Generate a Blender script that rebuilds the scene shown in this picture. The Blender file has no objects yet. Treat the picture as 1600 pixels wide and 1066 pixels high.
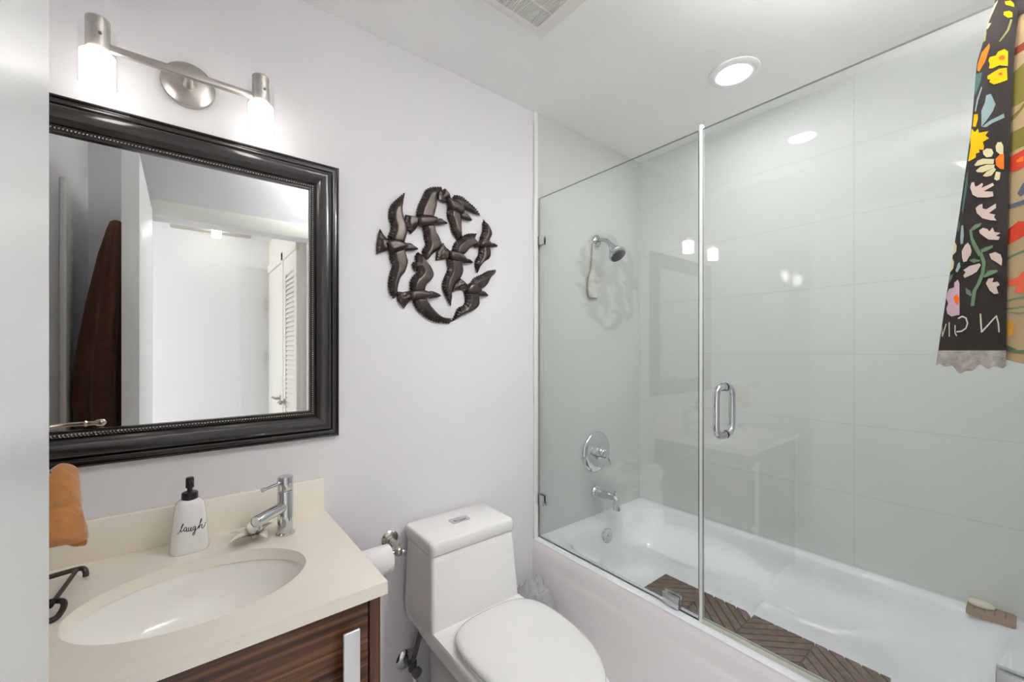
import bpy, bmesh, math, random
from mathutils import Vector, Matrix
from mathutils import noise as mnoise
from mathutils.geometry import delaunay_2d_cdt
random.seed(7)
C = bpy.context.scene.collection
scene = bpy.context.scene
PI = math.pi

# ------------------------------------------------------------------ camera
cam_d = bpy.data.cameras.new('camera')
cam = bpy.data.objects.new('camera', cam_d); C.objects.link(cam)
cam.location = (0, 0, 1.36)
cam.rotation_euler = (PI/2, 0, -math.radians(38.527))
cam_d.sensor_width = 36; cam_d.lens = 36*643.97/1600
cam_d.shift_y = 14/1600
cam_d.clip_start = .01
scene.camera = cam

# ------------------------------------------------------------------ light and exposure
world = bpy.data.worlds.new('world'); scene.world = world; world.use_nodes = True
bg = world.node_tree.nodes['Background']
bg.inputs[0].default_value = (.95, .97, 1, 1); bg.inputs[1].default_value = WORLD_STRENGTH = .55
LAMP_STRENGTH = 3.6      # frosted shades of the vanity light
DOWN_STRENGTH = 20      # recessed shower light
FILL_SPOT_STRENGTH = 90     # added fill spot inside the doorway, out of view
FILL_UPLIGHT_STRENGTH = 250    # added fill uplight beside the doorway, out of view
HALL_STRENGTH = 5
vs = scene.view_settings
vs.view_transform = 'Standard'; vs.look = 'None'; vs.gamma = 1; vs.use_curve_mapping = False
vs.exposure = 2.1
cy = scene.cycles
cy.max_bounces = 14; cy.diffuse_bounces = 9; cy.glossy_bounces = 7; cy.transmission_bounces = 8; cy.transparent_max_bounces = 20
cy.sample_clamp_indirect = 6
cy.caustics_reflective = False; cy.caustics_refractive = False

# ------------------------------------------------------------------ materials
def nodes(m): return m.node_tree.nodes, m.node_tree.links
def mat(name, col, rough=.5, metal=0, spec=.5, coat=0, sheen=0, bump=None, noise=None, emit=None):
    m = bpy.data.materials.new(name); m.use_nodes = True
    n, l = nodes(m); b = n['Principled BSDF']
    b.inputs['Base Color'].default_value = (*col, 1)
    b.inputs['Roughness'].default_value = rough; b.inputs['Metallic'].default_value = metal
    b.inputs['Specular IOR Level'].default_value = spec
    b.inputs['Coat Weight'].default_value = coat; b.inputs['Coat Roughness'].default_value = .04
    b.inputs['Sheen Weight'].default_value = sheen
    tc = n.new('ShaderNodeTexCoord')
    if noise:                      # (scale, amount): gentle colour variation
        nz = n.new('ShaderNodeTexNoise'); nz.inputs['Scale'].default_value = noise[0]; nz.inputs['Detail'].default_value = 5
        l.new(tc.outputs['Object'], nz.inputs['Vector'])
        mx = n.new('ShaderNodeMixRGB'); mx.blend_type = 'MULTIPLY'; mx.inputs[0].default_value = noise[1]
        mx.inputs[1].default_value = (*col, 1); l.new(nz.outputs['Fac'], mx.inputs[2]); l.new(mx.outputs[0], b.inputs['Base Color'])
    if bump:                       # (scale, strength, distance)
        nz = n.new('ShaderNodeTexNoise'); nz.inputs['Scale'].default_value = bump[0]; nz.inputs['Detail'].default_value = 4
        l.new(tc.outputs['Object'], nz.inputs['Vector'])
        bp = n.new('ShaderNodeBump'); bp.inputs['Strength'].default_value = bump[1]; bp.inputs['Distance'].default_value = bump[2]
        l.new(nz.outputs['Fac'], bp.inputs['Height']); l.new(bp.outputs[0], b.inputs['Normal'])
    if emit:
        b.inputs['Emission Color'].default_value = (*emit[0], 1); b.inputs['Emission Strength'].default_value = emit[1]
    return m

def glass_mat(name, tint, boost=1.0):
    """Thin clear pane: tinted see-through plus a mirror reflection that grows towards grazing angles."""
    m = bpy.data.materials.new(name); m.use_nodes = True
    n, l = nodes(m); n.remove(n['Principled BSDF'])
    tr = n.new('ShaderNodeBsdfTransparent'); tr.inputs[0].default_value = (*tint, 1)
    gl = n.new('ShaderNodeBsdfGlossy'); gl.inputs['Roughness'].default_value = 0; gl.inputs[0].default_value = (1, 1, 1, 1)
    lw = n.new('ShaderNodeLayerWeight'); lw.inputs['Blend'].default_value = .5
    pw = n.new('ShaderNodeMath'); pw.operation = 'POWER'; pw.inputs[1].default_value = 5
    l.new(lw.outputs['Facing'], pw.inputs[0])
    ma = n.new('ShaderNodeMath'); ma.operation = 'MULTIPLY_ADD'; ma.inputs[1].default_value = .96; ma.inputs[2].default_value = .04*boost
    l.new(pw.outputs[0], ma.inputs[0])
    mx = n.new('ShaderNodeMixShader'); l.new(ma.outputs[0], mx.inputs[0]); l.new(tr.outputs[0], mx.inputs[1]); l.new(gl.outputs[0], mx.inputs[2])
    l.new(mx.outputs[0], n['Material Output'].inputs[0])
    return m

def emit_mat(name, col, s):
    m = bpy.data.materials.new(name); m.use_nodes = True
    n, l = nodes(m); n.remove(n['Principled BSDF'])
    e = n.new('ShaderNodeEmission'); e.inputs[0].default_value = (*col, 1); e.inputs[1].default_value = s
    l.new(e.outputs[0], n['Material Output'].inputs[0]); return m

def tile_mat():
    """Large pale glossy tiles, joints every 281 mm in height and 992 mm along the wall."""
    m = mat('tile', (.70, .725, .70), .015, spec=.5)
    n, l = nodes(m); b = n['Principled BSDF']
    tc = n.new('ShaderNodeTexCoord'); sp = n.new('ShaderNodeSeparateXYZ'); l.new(tc.outputs['Object'], sp.inputs[0])
    def joint(sock, off, period, w):
        a = n.new('ShaderNodeMath'); a.operation = 'ADD'; a.inputs[1].default_value = -off + 10*period; l.new(sock, a.inputs[0])
        d = n.new('ShaderNodeMath'); d.operation = 'DIVIDE'; d.inputs[1].default_value = period; l.new(a.outputs[0], d.inputs[0])
        f = n.new('ShaderNodeMath'); f.operation = 'FRACT'; l.new(d.outputs[0], f.inputs[0])
        c = n.new('ShaderNodeMath'); c.operation = 'LESS_THAN'; c.inputs[1].default_value = w/period; l.new(f.outputs[0], c.inputs[0])
        return c.outputs[0]
    jz = joint(sp.outputs['Z'], .779, .281, .0022); jy = joint(sp.outputs['Y'], .438, .992, .0022)
    mx = n.new('ShaderNodeMath'); mx.operation = 'MAXIMUM'; l.new(jz, mx.inputs[0]); l.new(jy, mx.inputs[1])
    nz = n.new('ShaderNodeTexNoise'); nz.inputs['Scale'].default_value = 2.2; l.new(tc.outputs['Object'], nz.inputs['Vector'])
    cr = n.new('ShaderNodeMixRGB'); cr.inputs[1].default_value = (.695, .72, .695, 1); cr.inputs[2].default_value = (.715, .735, .71, 1); l.new(nz.outputs['Fac'], cr.inputs[0])
    mc = n.new('ShaderNodeMixRGB'); mc.inputs[2].default_value = (.59, .61, .59, 1); l.new(mx.outputs[0], mc.inputs[0]); l.new(cr.outputs[0], mc.inputs[1])
    l.new(mc.outputs[0], b.inputs['Base Color'])
    bp = n.new('ShaderNodeBump'); bp.invert = True; bp.inputs['Strength'].default_value = .4; bp.inputs['Distance'].default_value = .001
    l.new(mx.outputs[0], bp.inputs['Height']); l.new(bp.outputs[0], b.inputs['Normal'])
    return m

def wood_mat(name, c0, c1, c2, stretch, rough=.35, scale=1.0):
    """Streaky grain: noise squeezed along the grain direction."""
    m = mat(name, c1, rough); n, l = nodes(m); b = n['Principled BSDF']
    tc = n.new('ShaderNodeTexCoord'); mp = n.new('ShaderNodeMapping'); mp.inputs['Scale'].default_value = stretch
    l.new(tc.outputs['Object'], mp.inputs['Vector'])
    nz = n.new('ShaderNodeTexNoise'); nz.inputs['Scale'].default_value = scale; nz.inputs['Detail'].default_value = 7; nz.inputs['Roughness'].default_value = .62
    l.new(mp.outputs[0], nz.inputs['Vector'])
    cr = n.new('ShaderNodeValToRGB'); e = cr.color_ramp.elements
    e[0].position = .33; e[0].color = (*c0, 1); e[1].position = .68; e[1].color = (*c2, 1)
    k = e.new(.5); k.color = (*c1, 1)
    l.new(nz.outputs['Fac'], cr.inputs[0]); l.new(cr.outputs[0], b.inputs['Base Color'])
    return m

M = dict(
    wall=mat('wall_paint', (.752, .742, .758), .55, spec=.3, bump=(180, .04, .001)),
    ceil=mat('ceiling_paint', (.92, .915, .91), .7, spec=.2),
    door=mat('door_paint', (.87, .885, .90), .35, bump=(60, .02, .001)),
    hallpaint=mat('hall_paint', (.74, .74, .745), .6, spec=.2),
    hallcream=mat('hall_cream_paint', (.80, .77, .71), .45, spec=.3),
    greypanel=mat('grey_panel', (.66, .66, .66), .5, spec=.3),
    trim=mat('trim_white', (.84, .84, .80), .3),
    floor=mat('floor_tile', (.86, .85, .85), .25, noise=(3, .12)),
    tile=tile_mat(),
    porcelain=mat('porcelain', (.83, .82, .805), .08, coat=.4),
    acrylic=mat('tub_acrylic', (.895, .925, .95), .10, coat=.3),
    apron=mat('tub_apron', (.93, .915, .91), .16, coat=.2),
    counter=mat('counter_quartz', (.88, .83, .735), .22, noise=(420, .05)),
    basin=mat('basin_ceramic', (.89, .87, .84), .1, coat=.3),
    chrome=mat('chrome', (.64, .65, .66), .05, 1),
    nickel=mat('brushed_nickel', (.52, .495, .46), .38, 1),
    antique=mat('antique_nickel', (.54, .51, .46), .22, 1),
    alu=mat('handle_aluminium', (.80, .80, .80), .38, .55),
    frame=mat('mirror_frame_black', (.012, .0095, .0085), .27, spec=.6, coat=.25),
    bead=mat('bead_dark_bronze', (.30, .27, .24), .22, .9),
    mirror=mat('mirror_silver', (.90, .915, .90), .005, 1),
    iron=mat('sculpture_iron', (.082, .066, .058), .30, .7, bump=(260, .25, .002), noise=(40, .7)),
    black=mat('black_plastic', (.012, .011, .011), .28),
    rubber=mat('grey_rubber', (.10, .10, .10), .4),
    ink=mat('black_ink', (.02, .02, .02), .5),
    bronze=mat('dark_bronze', (.055, .045, .038), .35, .7),
    terry_orange=mat('terry_orange', (.56, .25, .085), .95, spec=.1, sheen=.4, bump=(420, .5, .003), noise=(60, .35)),
    terry_brown=mat('terry_brown', (.14, .060, .040), .95, spec=.1, sheen=.15, bump=(300, .5, .003), noise=(30, .4)),
    paper=mat('toilet_paper', (.86, .85, .84), .9, spec=.1, bump=(120, .15, .001)),
    pearl=mat('pearl_white', (.80, .78, .74), .14, coat=.5),
    gold=mat('gilded_underside', (.62, .46, .22), .3, .8),
    soap=mat('soap', (.80, .76, .60), .35),
    teak=wood_mat('teak_slat', (.062, .029, .012), (.115, .058, .026), (.18, .098, .046), (30, 30, 30), .5, 1.3),
    bamboo=wood_mat('soap_dish_wood', (.20, .115, .06), (.27, .165, .095), (.34, .22, .13), (60, 6, 60), .5),
    brushwood=mat('pale_brush_wood', (.64, .63, .565), .5, noise=(30, .15)),
    walnut=wood_mat('walnut_veneer', (.020, .009, .006), (.085, .036, .019), (.22, .098, .046), (1.2, 4, 75), .22, 1.0),
    walnut_v=wood_mat('walnut_veneer_upright', (.03, .011, .007), (.085, .033, .018), (.15, .066, .032), (60, 60, 1.5), .25, 1.0),
    glass=glass_mat('shower_glass', (.982, .992, .988), 1.6),
    glass_edge=mat('glass_edge_green', (.32, .37, .35), .1),
    lampglass=glass_mat('clear_shade_glass', (.97, .97, .97), 2.6),
    seal=mat('vinyl_seal', (.80, .81, .79), .3),
    sweep=mat('vinyl_sweep', (.55, .54, .46), .3),
    lamp=emit_mat('frosted_lamp_glow', (1, .95, .88), LAMP_STRENGTH),
    down=emit_mat('downlight_glow', (1, 1, 1), DOWN_STRENGTH),
    fillspot=emit_mat('fill_spot_glow', (1, .985, .98), FILL_SPOT_STRENGTH),
    filluplight=emit_mat('fill_uplight_glow', (1, .985, .98), FILL_UPLIGHT_STRENGTH),
    halllamp=emit_mat('hall_lamp_glow', (1, .95, .86), HALL_STRENGTH),
    plastic=mat('vent_plastic', (.80, .79, .75), .5),
    ventdark=mat('vent_dark', (.06, .052, .046), .8),
    plate=mat('beige_fixture_plate', (.42, .395, .33), .5),
    rubberhead=mat('shower_face_grey', (.055, .058, .06), .4),
    cloth_dark=mat('cotton_black', (.030, .026, .024), .9, spec=.1, bump=(500, .25, .001)),
    cloth_beige=mat('cotton_beige', (.42, .31, .175), .9, spec=.1, bump=(500, .25, .001)),
    hem=mat('frayed_hem', (.62, .58, .53), .95, spec=.05, bump=(260, .8, .003), noise=(90, .7)),
    bag=mat('clear_film', (.62, .62, .63), .14),
)
bm_ = M['bag'].node_tree.nodes['Principled BSDF']; bm_.inputs['Alpha'].default_value = .55
for k, c in dict(cream=(.66, .60, .36), leaf=(.34, .40, .16), yellow=(.72, .43, .01), olive=(.32, .29, .12), orange=(.74, .16, .02), red=(.6, .12, .02),
                 teal=(.06, .12, .11), blue=(.26, .34, .35), pink=(.62, .50, .44), vine=(.13, .20, .12), lilac=(.52, .38, .45), chalk=(.62, .57, .48),
                 maroon=(.19, .035, .02), olive2=(.16, .14, .03), red2=(.46, .045, .02), slate=(.10, .11, .15), coral=(.66, .12, .06), ochre=(.55, .27, .04)).items():
    M['print_'+k] = mat('print_'+k, c, .9, spec=.1)

# ------------------------------------------------------------------ helpers
ORIGIN = {}
def settings(o, label=None, cat=None, group=None, kind=None):
    if label: o['label'] = label
    if cat: o['category'] = cat
    if group: o['group'] = group
    if kind: o['kind'] = kind
    return o
def thing(name, loc, label, cat, group=None):
    o = bpy.data.objects.new(name, None); C.objects.link(o); o.location = loc; o.empty_display_size = .05
    ORIGIN[o] = Vector(loc); return settings(o, label, cat, group)

class MB:
    """Collects shapes in world metres; build() links them as one mesh object."""
    def __init__(s): s.bm = bmesh.new(); s.mi = 0
    def face(s, vs):
        try: f = s.bm.faces.new(vs); f.material_index = s.mi; return f
        except ValueError: return None
    def poly(s, pts): return s.face([s.bm.verts.new(p) for p in pts])
    def box(s, x0, x1, y0, y1, z0, z1, bev=0, seg=2):
        r = bmesh.ops.create_cube(s.bm, size=1)
        for v in r['verts']: v.co = Vector(((x0+x1)/2+v.co.x*(x1-x0), (y0+y1)/2+v.co.y*(y1-y0), (z0+z1)/2+v.co.z*(z1-z0)))
        fs = {f for v in r['verts'] for f in v.link_faces}
        for f in fs: f.material_index = s.mi
        if bev:
            es = {e for v in r['verts'] for e in v.link_edges}
            rr = bmesh.ops.bevel(s.bm, geom=list(es), offset=bev, segments=seg, profile=.5, affect='EDGES', clamp_overlap=True)
            for f in rr['faces']: f.material_index = s.mi
        return s
    def loft(s, loops, cap0=True, cap1=True, closed=True):
        rings = [[s.bm.verts.new(p) for p in L] for L in loops]
        n = len(rings[0])
        for a, b in zip(rings, rings[1:]):
            for i in range(n if closed else n-1): s.face((a[i], a[(i+1) % n], b[(i+1) % n], b[i]))
        if closed and cap0: s.face(list(reversed(rings[0])))
        if closed and cap1: s.face(rings[-1])
        return rings
    def lathe(s, prof, origin, axis, seg=32, caps=True):
        """prof: (distance along axis, radius) list."""
        a = Vector(axis).normalized(); t = Vector((0, 0, 1)) if abs(a.z) < .9 else Vector((1, 0, 0))
        u = a.cross(t).normalized(); v = a.cross(u); o = Vector(origin); L = []
        for d, r in prof: L.append([o+a*d+(u*math.cos(2*PI*i/seg)+v*math.sin(2*PI*i/seg))*max(r, 1e-5) for i in range(seg)])
        s.loft(L, caps, caps); return s
    def cyl(s, p0, p1, r0, r1=None, seg=24):
        p0 = Vector(p0); p1 = Vector(p1); r1 = r0 if r1 is None else r1
        return s.lathe([(0, r0), ((p1-p0).length, r1)], p0, p1-p0, seg)
    def tube(s, pts, r, seg=12, flat=1.0):
        pts = [Vector(p) for p in pts]; L = []; prev = None
        for i, p in enumerate(pts):
            d = ((pts[min(i+1, len(pts)-1)]-p).normalized() + (p-pts[max(i-1, 0)]).normalized())
            d.normalize()
            if prev is None:
                t = Vector((0, 0, 1)) if abs(d.z) < .9 else Vector((1, 0, 0)); u = d.cross(t).normalized()
            else: u = (prev - d*prev.dot(d)).normalized()
            prev = u; v = d.cross(u); rr = r[i] if isinstance(r, (list, tuple)) else r
            L.append([p+u*(rr*math.cos(2*PI*k/seg))+v*(rr*flat*math.sin(2*PI*k/seg)) for k in range(seg)])
        s.loft(L); return s
    def sphere(s, c, r, u=16, v=10, sc=(1, 1, 1)):
        rr = bmesh.ops.create_uvsphere(s.bm, u_segments=u, v_segments=v, radius=r)
        for q in rr['verts']: q.co = Vector((c[0]+q.co.x*sc[0], c[1]+q.co.y*sc[1], c[2]+q.co.z*sc[2]))
        for f in {f for q in rr['verts'] for f in q.link_faces}: f.material_index = s.mi
        return s
    def build(s, name, m, parent=None, smooth=35, loc=None, recalc=True, subsurf=0):
        if recalc: bmesh.ops.recalc_face_normals(s.bm, faces=s.bm.faces[:])
        off = ORIGIN[parent] if parent is not None else Vector(loc or (0, 0, 0))
        for v in s.bm.verts: v.co -= off
        if smooth:
            for f in s.bm.faces: f.smooth = True
            for e in s.bm.edges:
                if len(e.link_faces) == 2 and e.calc_face_angle(0) > math.radians(smooth): e.smooth = False
        me = bpy.data.meshes.new(name); s.bm.to_mesh(me); s.bm.free()
        for q in (m if isinstance(m, (list, tuple)) else [m]): me.materials.append(M[q] if isinstance(q, str) else q)
        o = bpy.data.objects.new(name, me); C.objects.link(o)
        if parent is not None: o.parent = parent
        else: o.location = off
        ORIGIN[o] = off
        if subsurf:
            md = o.modifiers.new('subdivision', 'SUBSURF'); md.levels = subsurf; md.render_levels = subsurf
        return o
def B(*a, **k): return MB().box(*a, **k)
def struct(name, mb, m, **k): return settings(mb.build(name, m, **k), kind='structure')

def smooth_path(pts, n=6):
    """Catmull-Rom through pts."""
    P = [Vector(p) for p in pts]; out = []
    for i in range(len(P)-1):
        a = P[max(i-1, 0)]; b = P[i]; c = P[i+1]; d = P[min(i+2, len(P)-1)]
        for k in range(n):
            t = k/n
            out.append(.5*((2*b)+(c-a)*t+(2*a-5*b+4*c-d)*t*t+(3*b-a-3*c+d)*t*t*t))
    out.append(P[-1]); return out
def sellipse(cx, cy, z, hx, hy, n=2.0, seg=64):
    L = []
    for i in range(seg):
        t = 2*PI*i/seg; c = math.cos(t); s_ = math.sin(t)
        L.append((cx+hx*math.copysign(abs(c)**(2/n), c), cy+hy*math.copysign(abs(s_)**(2/n), s_), z))
    return L
def rrect(x0, x1, y0, y1, z, r, k=6):
    L = []
    for cx, cy, a in ((x1-r, y1-r, 0), (x0+r, y1-r, 90), (x0+r, y0+r, 180), (x1-r, y0+r, 270)):
        for i in range(k+1):
            t = math.radians(a+90*i/k); L.append((cx+r*math.cos(t), cy+r*math.sin(t), z))
    return L
BIRDS = [
  dict(body=[(0.5553,1.7372),(0.5690,1.7528),(0.6025,1.7584),(0.6283,1.7517),(0.6428,1.7431),(0.6312,1.7248),(0.6082,1.7132),(0.5856,1.7045),(0.5663,1.7123)],
    head=[(0.6254,1.7458),(0.6487,1.7523),(0.6635,1.7464),(0.6834,1.7355),(0.6635,1.7269),(0.6487,1.7236),(0.6254,1.7212)],
    tail=[(0.5690,1.7474),(0.5537,1.7661),(0.5391,1.7863),(0.5337,1.7706),(0.5268,1.7274),(0.5258,1.6932),(0.5445,1.7038),(0.5663,1.7150)],
    wings=[([(0.5756,1.7405),(0.5690,1.7608),(0.5773,1.7836),(0.5812,1.8031),(0.5729,1.8256),(0.5729,1.8470),(0.5773,1.8693),(0.5912,1.8912),(0.6128,1.9134),(0.6341,1.9364)],[(0.6254,1.9016),(0.6208,1.8733),(0.6254,1.8415),(0.6358,1.8161),(0.6382,1.7891),(0.6271,1.7488)]),
      ([(0.5734,1.7107),(0.5773,1.6819),(0.5845,1.6614),(0.5762,1.6282),(0.5706,1.5955),(0.5756,1.5639),(0.5912,1.5437)],[(0.6014,1.5607),(0.6037,1.5880),(0.6139,1.6216),(0.6312,1.6454),(0.6417,1.6796),(0.6370,1.7010),(0.6283,1.7299)])]),
  dict(body=[(0.6755,1.8515),(0.6967,1.8670),(0.7467,1.8714),(0.7627,1.8631),(0.7595,1.8423),(0.7403,1.8329),(0.7029,1.8203),(0.6785,1.8269)],
    head=[(0.7499,1.8594),(0.7757,1.8686),(0.7888,1.8624),(0.8067,1.8554),(0.7888,1.8478),(0.7499,1.8376)],
    tail=[(0.6846,1.8561),(0.6341,1.8553),(0.6283,1.8311),(0.6370,1.8053),(0.6546,1.7864),(0.6755,1.8096),(0.6846,1.8309)],
    wings=[([(0.6815,1.8471),(0.6797,1.8719),(0.6876,1.9015),(0.7029,1.9331),(0.7153,1.9614),(0.7340,1.9774),(0.7595,1.9860),(0.7842,1.9926)],[(0.7855,1.9813),(0.7724,1.9694),(0.7608,1.9580),(0.7563,1.9425),(0.7595,1.9202),(0.7531,1.8900),(0.7448,1.8596)]),
      ([(0.6998,1.8281),(0.7090,1.8016),(0.7103,1.7792),(0.7165,1.7576),(0.7041,1.7358),(0.7029,1.7159),(0.7121,1.6946)],[(0.7227,1.7006),(0.7403,1.7241),(0.7627,1.7447),(0.7803,1.7648),(0.7692,1.7949),(0.7563,1.8157),(0.7499,1.8433)])]),
  dict(body=[(0.7987,1.9523),(0.8255,1.9554),(0.8668,1.9438),(0.8809,1.9227),(0.8738,1.9002),(0.8460,1.9005),(0.8121,1.9141)],
    head=[(0.8599,1.9135),(0.8951,1.9105),(0.9189,1.8878),(0.8951,1.8844),(0.8654,1.8906)],
    tail=[(0.7954,1.9895),(0.7757,1.9760),(0.7647,1.9618),(0.7627,1.9394),(0.7921,1.9332),(0.8121,1.9406),(0.8269,1.9540),(0.8154,1.9738)],
    wings=[([(0.8337,1.9484),(0.8392,1.9722),(0.8738,1.9755),(0.9094,1.9593),(0.9423,1.9419),(0.9662,1.9170)],[(0.9313,1.9180),(0.8951,1.9257),(0.8738,1.9273),(0.8460,1.9273)]),
      ([(0.8121,1.9259),(0.8087,1.8840),(0.8222,1.8571),(0.8289,1.8317),(0.8460,1.8080),(0.8585,1.7993)],[(0.8724,1.8125),(0.8703,1.8483),(0.8682,1.8840),(0.8585,1.9108)])]),
  dict(body=[(0.9497,1.8009),(0.9685,1.8214),(1.0051,1.8174),(1.0160,1.8020),(1.0005,1.7869),(0.9572,1.7834)],
    head=[(1.0028,1.8094),(1.0301,1.8138),(1.0499,1.8029),(1.0301,1.7959),(1.0028,1.7930)],
    tail=[(0.9572,1.8083),(0.9349,1.8120),(0.9276,1.7973),(0.9349,1.7800),(0.9572,1.7865)],
    wings=[([(0.9624,1.8029),(0.9647,1.8282),(0.9760,1.8552),(0.9775,1.8805),(0.9813,1.9063)],[(0.9951,1.8933),(1.0105,1.8740),(1.0199,1.8503),(1.0082,1.8230),(0.9974,1.8054)]),
      ([(0.9572,1.7927),(0.9572,1.7585),(0.9423,1.7316),(0.9386,1.7064),(0.9497,1.6768)],[(0.9624,1.7063),(0.9836,1.7297),(1.0082,1.7470),(1.0129,1.7730),(1.0051,1.7971)])]),
  dict(body=[(0.8054,1.7482),(0.8392,1.7533),(0.8738,1.7434),(0.8915,1.7277),(0.8738,1.7114),(0.8255,1.7098),(0.8087,1.7252)],
    head=[(0.8774,1.7300),(0.9058,1.7297),(0.9240,1.7156),(0.9022,1.7122),(0.8738,1.7114)],
    tail=[(0.8174,1.7500),(0.8021,1.7624),(0.7901,1.7769),(0.7777,1.7644),(0.7627,1.7418),(0.7563,1.7034),(0.7855,1.7114),(0.8154,1.7202)],
    wings=[([(0.8323,1.7433),(0.8392,1.7800),(0.8738,1.8127),(0.9058,1.8322),(0.9460,1.8386)],[(0.9349,1.8170),(0.9497,1.7947),(0.9131,1.7766),(0.8880,1.7485),(0.8633,1.7389)]),
      ([(0.8054,1.7159),(0.8121,1.6785),(0.7987,1.6476),(0.7875,1.6114),(0.7954,1.5829),(0.8107,1.5548),(0.8242,1.5339)],[(0.8269,1.5619),(0.8269,1.5915),(0.8392,1.6224),(0.8668,1.6492),(0.8774,1.6805),(0.8682,1.7215)])]),
  dict(body=[(0.6428,1.5697),(0.6665,1.5856),(0.7153,1.5845),(0.7403,1.5724),(0.7277,1.5571),(0.6846,1.5453),(0.6517,1.5456)],
    head=[(0.7184,1.5791),(0.7403,1.5850),(0.7790,1.5698),(0.7403,1.5564),(0.7184,1.5581)],
    tail=[(0.6546,1.5790),(0.6254,1.5709),(0.5997,1.5714),(0.6025,1.5391),(0.6283,1.5099),(0.6428,1.5312),(0.6576,1.5488)],
    wings=[([(0.6558,1.5708),(0.6529,1.6065),(0.6653,1.6327),(0.6876,1.6549),(0.6695,1.6555),(0.6605,1.6793),(0.6773,1.6899),(0.6737,1.7089),(0.6846,1.7256)],[(0.7029,1.7131),(0.7165,1.6952),(0.7353,1.6748),(0.7467,1.6476),(0.7340,1.6233),(0.7153,1.6043),(0.7090,1.5782)]),
      ([(0.6605,1.5518),(0.6755,1.5167),(0.7029,1.4931),(0.7403,1.4722),(0.7855,1.4655),(0.8201,1.4657)],[(0.8255,1.4849),(0.7855,1.4888),(0.7531,1.5102),(0.7277,1.5372),(0.7153,1.5561)])]),
  dict(body=[(0.8915,1.6155),(0.9167,1.6362),(0.9535,1.6245),(0.9647,1.6038),(0.9460,1.5866),(0.9094,1.5836),(0.8915,1.5912)],
    head=[(0.9460,1.6052),(0.9798,1.6051),(1.0005,1.5867),(0.9685,1.5829),(0.9460,1.5866)],
    tail=[(0.8987,1.6253),(0.8668,1.6480),(0.8392,1.6194),(0.8269,1.5874),(0.8738,1.6029),(0.8987,1.5949)],
    wings=[([(0.9131,1.6267),(0.9313,1.6531),(0.9685,1.6728),(1.0067,1.6929),(1.0459,1.7021)],[(1.0420,1.6888),(1.0144,1.6653),(0.9989,1.6383),(0.9760,1.6185),(0.9423,1.6110)]),
      ([(0.8865,1.5968),(0.8922,1.5609),(0.8809,1.5389),(0.8564,1.5253),(0.8392,1.4915),(0.8188,1.4656)],[(0.8392,1.4766),(0.8738,1.4992),(0.9240,1.5203),(0.9535,1.5438),(0.9549,1.5718),(0.9497,1.5993)])]),
]
LAUGH = [
  [(-0.0141,0.9054),(-0.0097,0.9083),(-0.0046,0.9187),(-0.0015,0.9271),(-0.0031,0.9263),(-0.0057,0.9183),(-0.0064,0.9103),(-0.0042,0.9096),(-0.0005,0.9138)],
  [(0.0050,0.9178),(0.0019,0.9179),(-0.0002,0.9137),(0.0006,0.9093),(0.0032,0.9100),(0.0056,0.9169),(0.0046,0.9091),(0.0065,0.9076),(0.0084,0.9100)],
  [(0.0099,0.9172),(0.0086,0.9113),(0.0095,0.9077),(0.0121,0.9094),(0.0144,0.9164),(0.0135,0.9095),(0.0144,0.9064),(0.0167,0.9082)],
  [(0.0220,0.9163),(0.0189,0.9152),(0.0174,0.9108),(0.0187,0.9076),(0.0212,0.9093),(0.0231,0.9155),(0.0223,0.9047),(0.0204,0.8971),(0.0174,0.8960),(0.0185,0.9010),(0.0235,0.9073),(0.0258,0.9085)],
  [(0.0258,0.9085),(0.0307,0.9163),(0.0354,0.9282),(0.0346,0.9303),(0.0323,0.9224),(0.0296,0.9085),(0.0311,0.9119),(0.0346,0.9163),(0.0363,0.9149),(0.0357,0.9087),(0.0377,0.9063),(0.0408,0.9093),(0.0437,0.9182)],
]
CLOTH_EDGES = [
  ((1.2850,0.0434,2.0687),(1.2800,0.0131,2.0459)),
  ((1.2828,0.0683,1.9517),(1.2727,0.0194,1.9208)),
  ((1.2806,0.0752,1.8215),(1.2654,0.0232,1.7945)),
  ((1.2778,0.0913,1.6523),(1.2560,0.0262,1.6305)),
  ((1.2748,0.1115,1.4654),(1.2458,0.0276,1.4554)),
  ((1.2730,0.1228,1.3559),(1.2400,0.0283,1.3563)),
]
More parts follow.
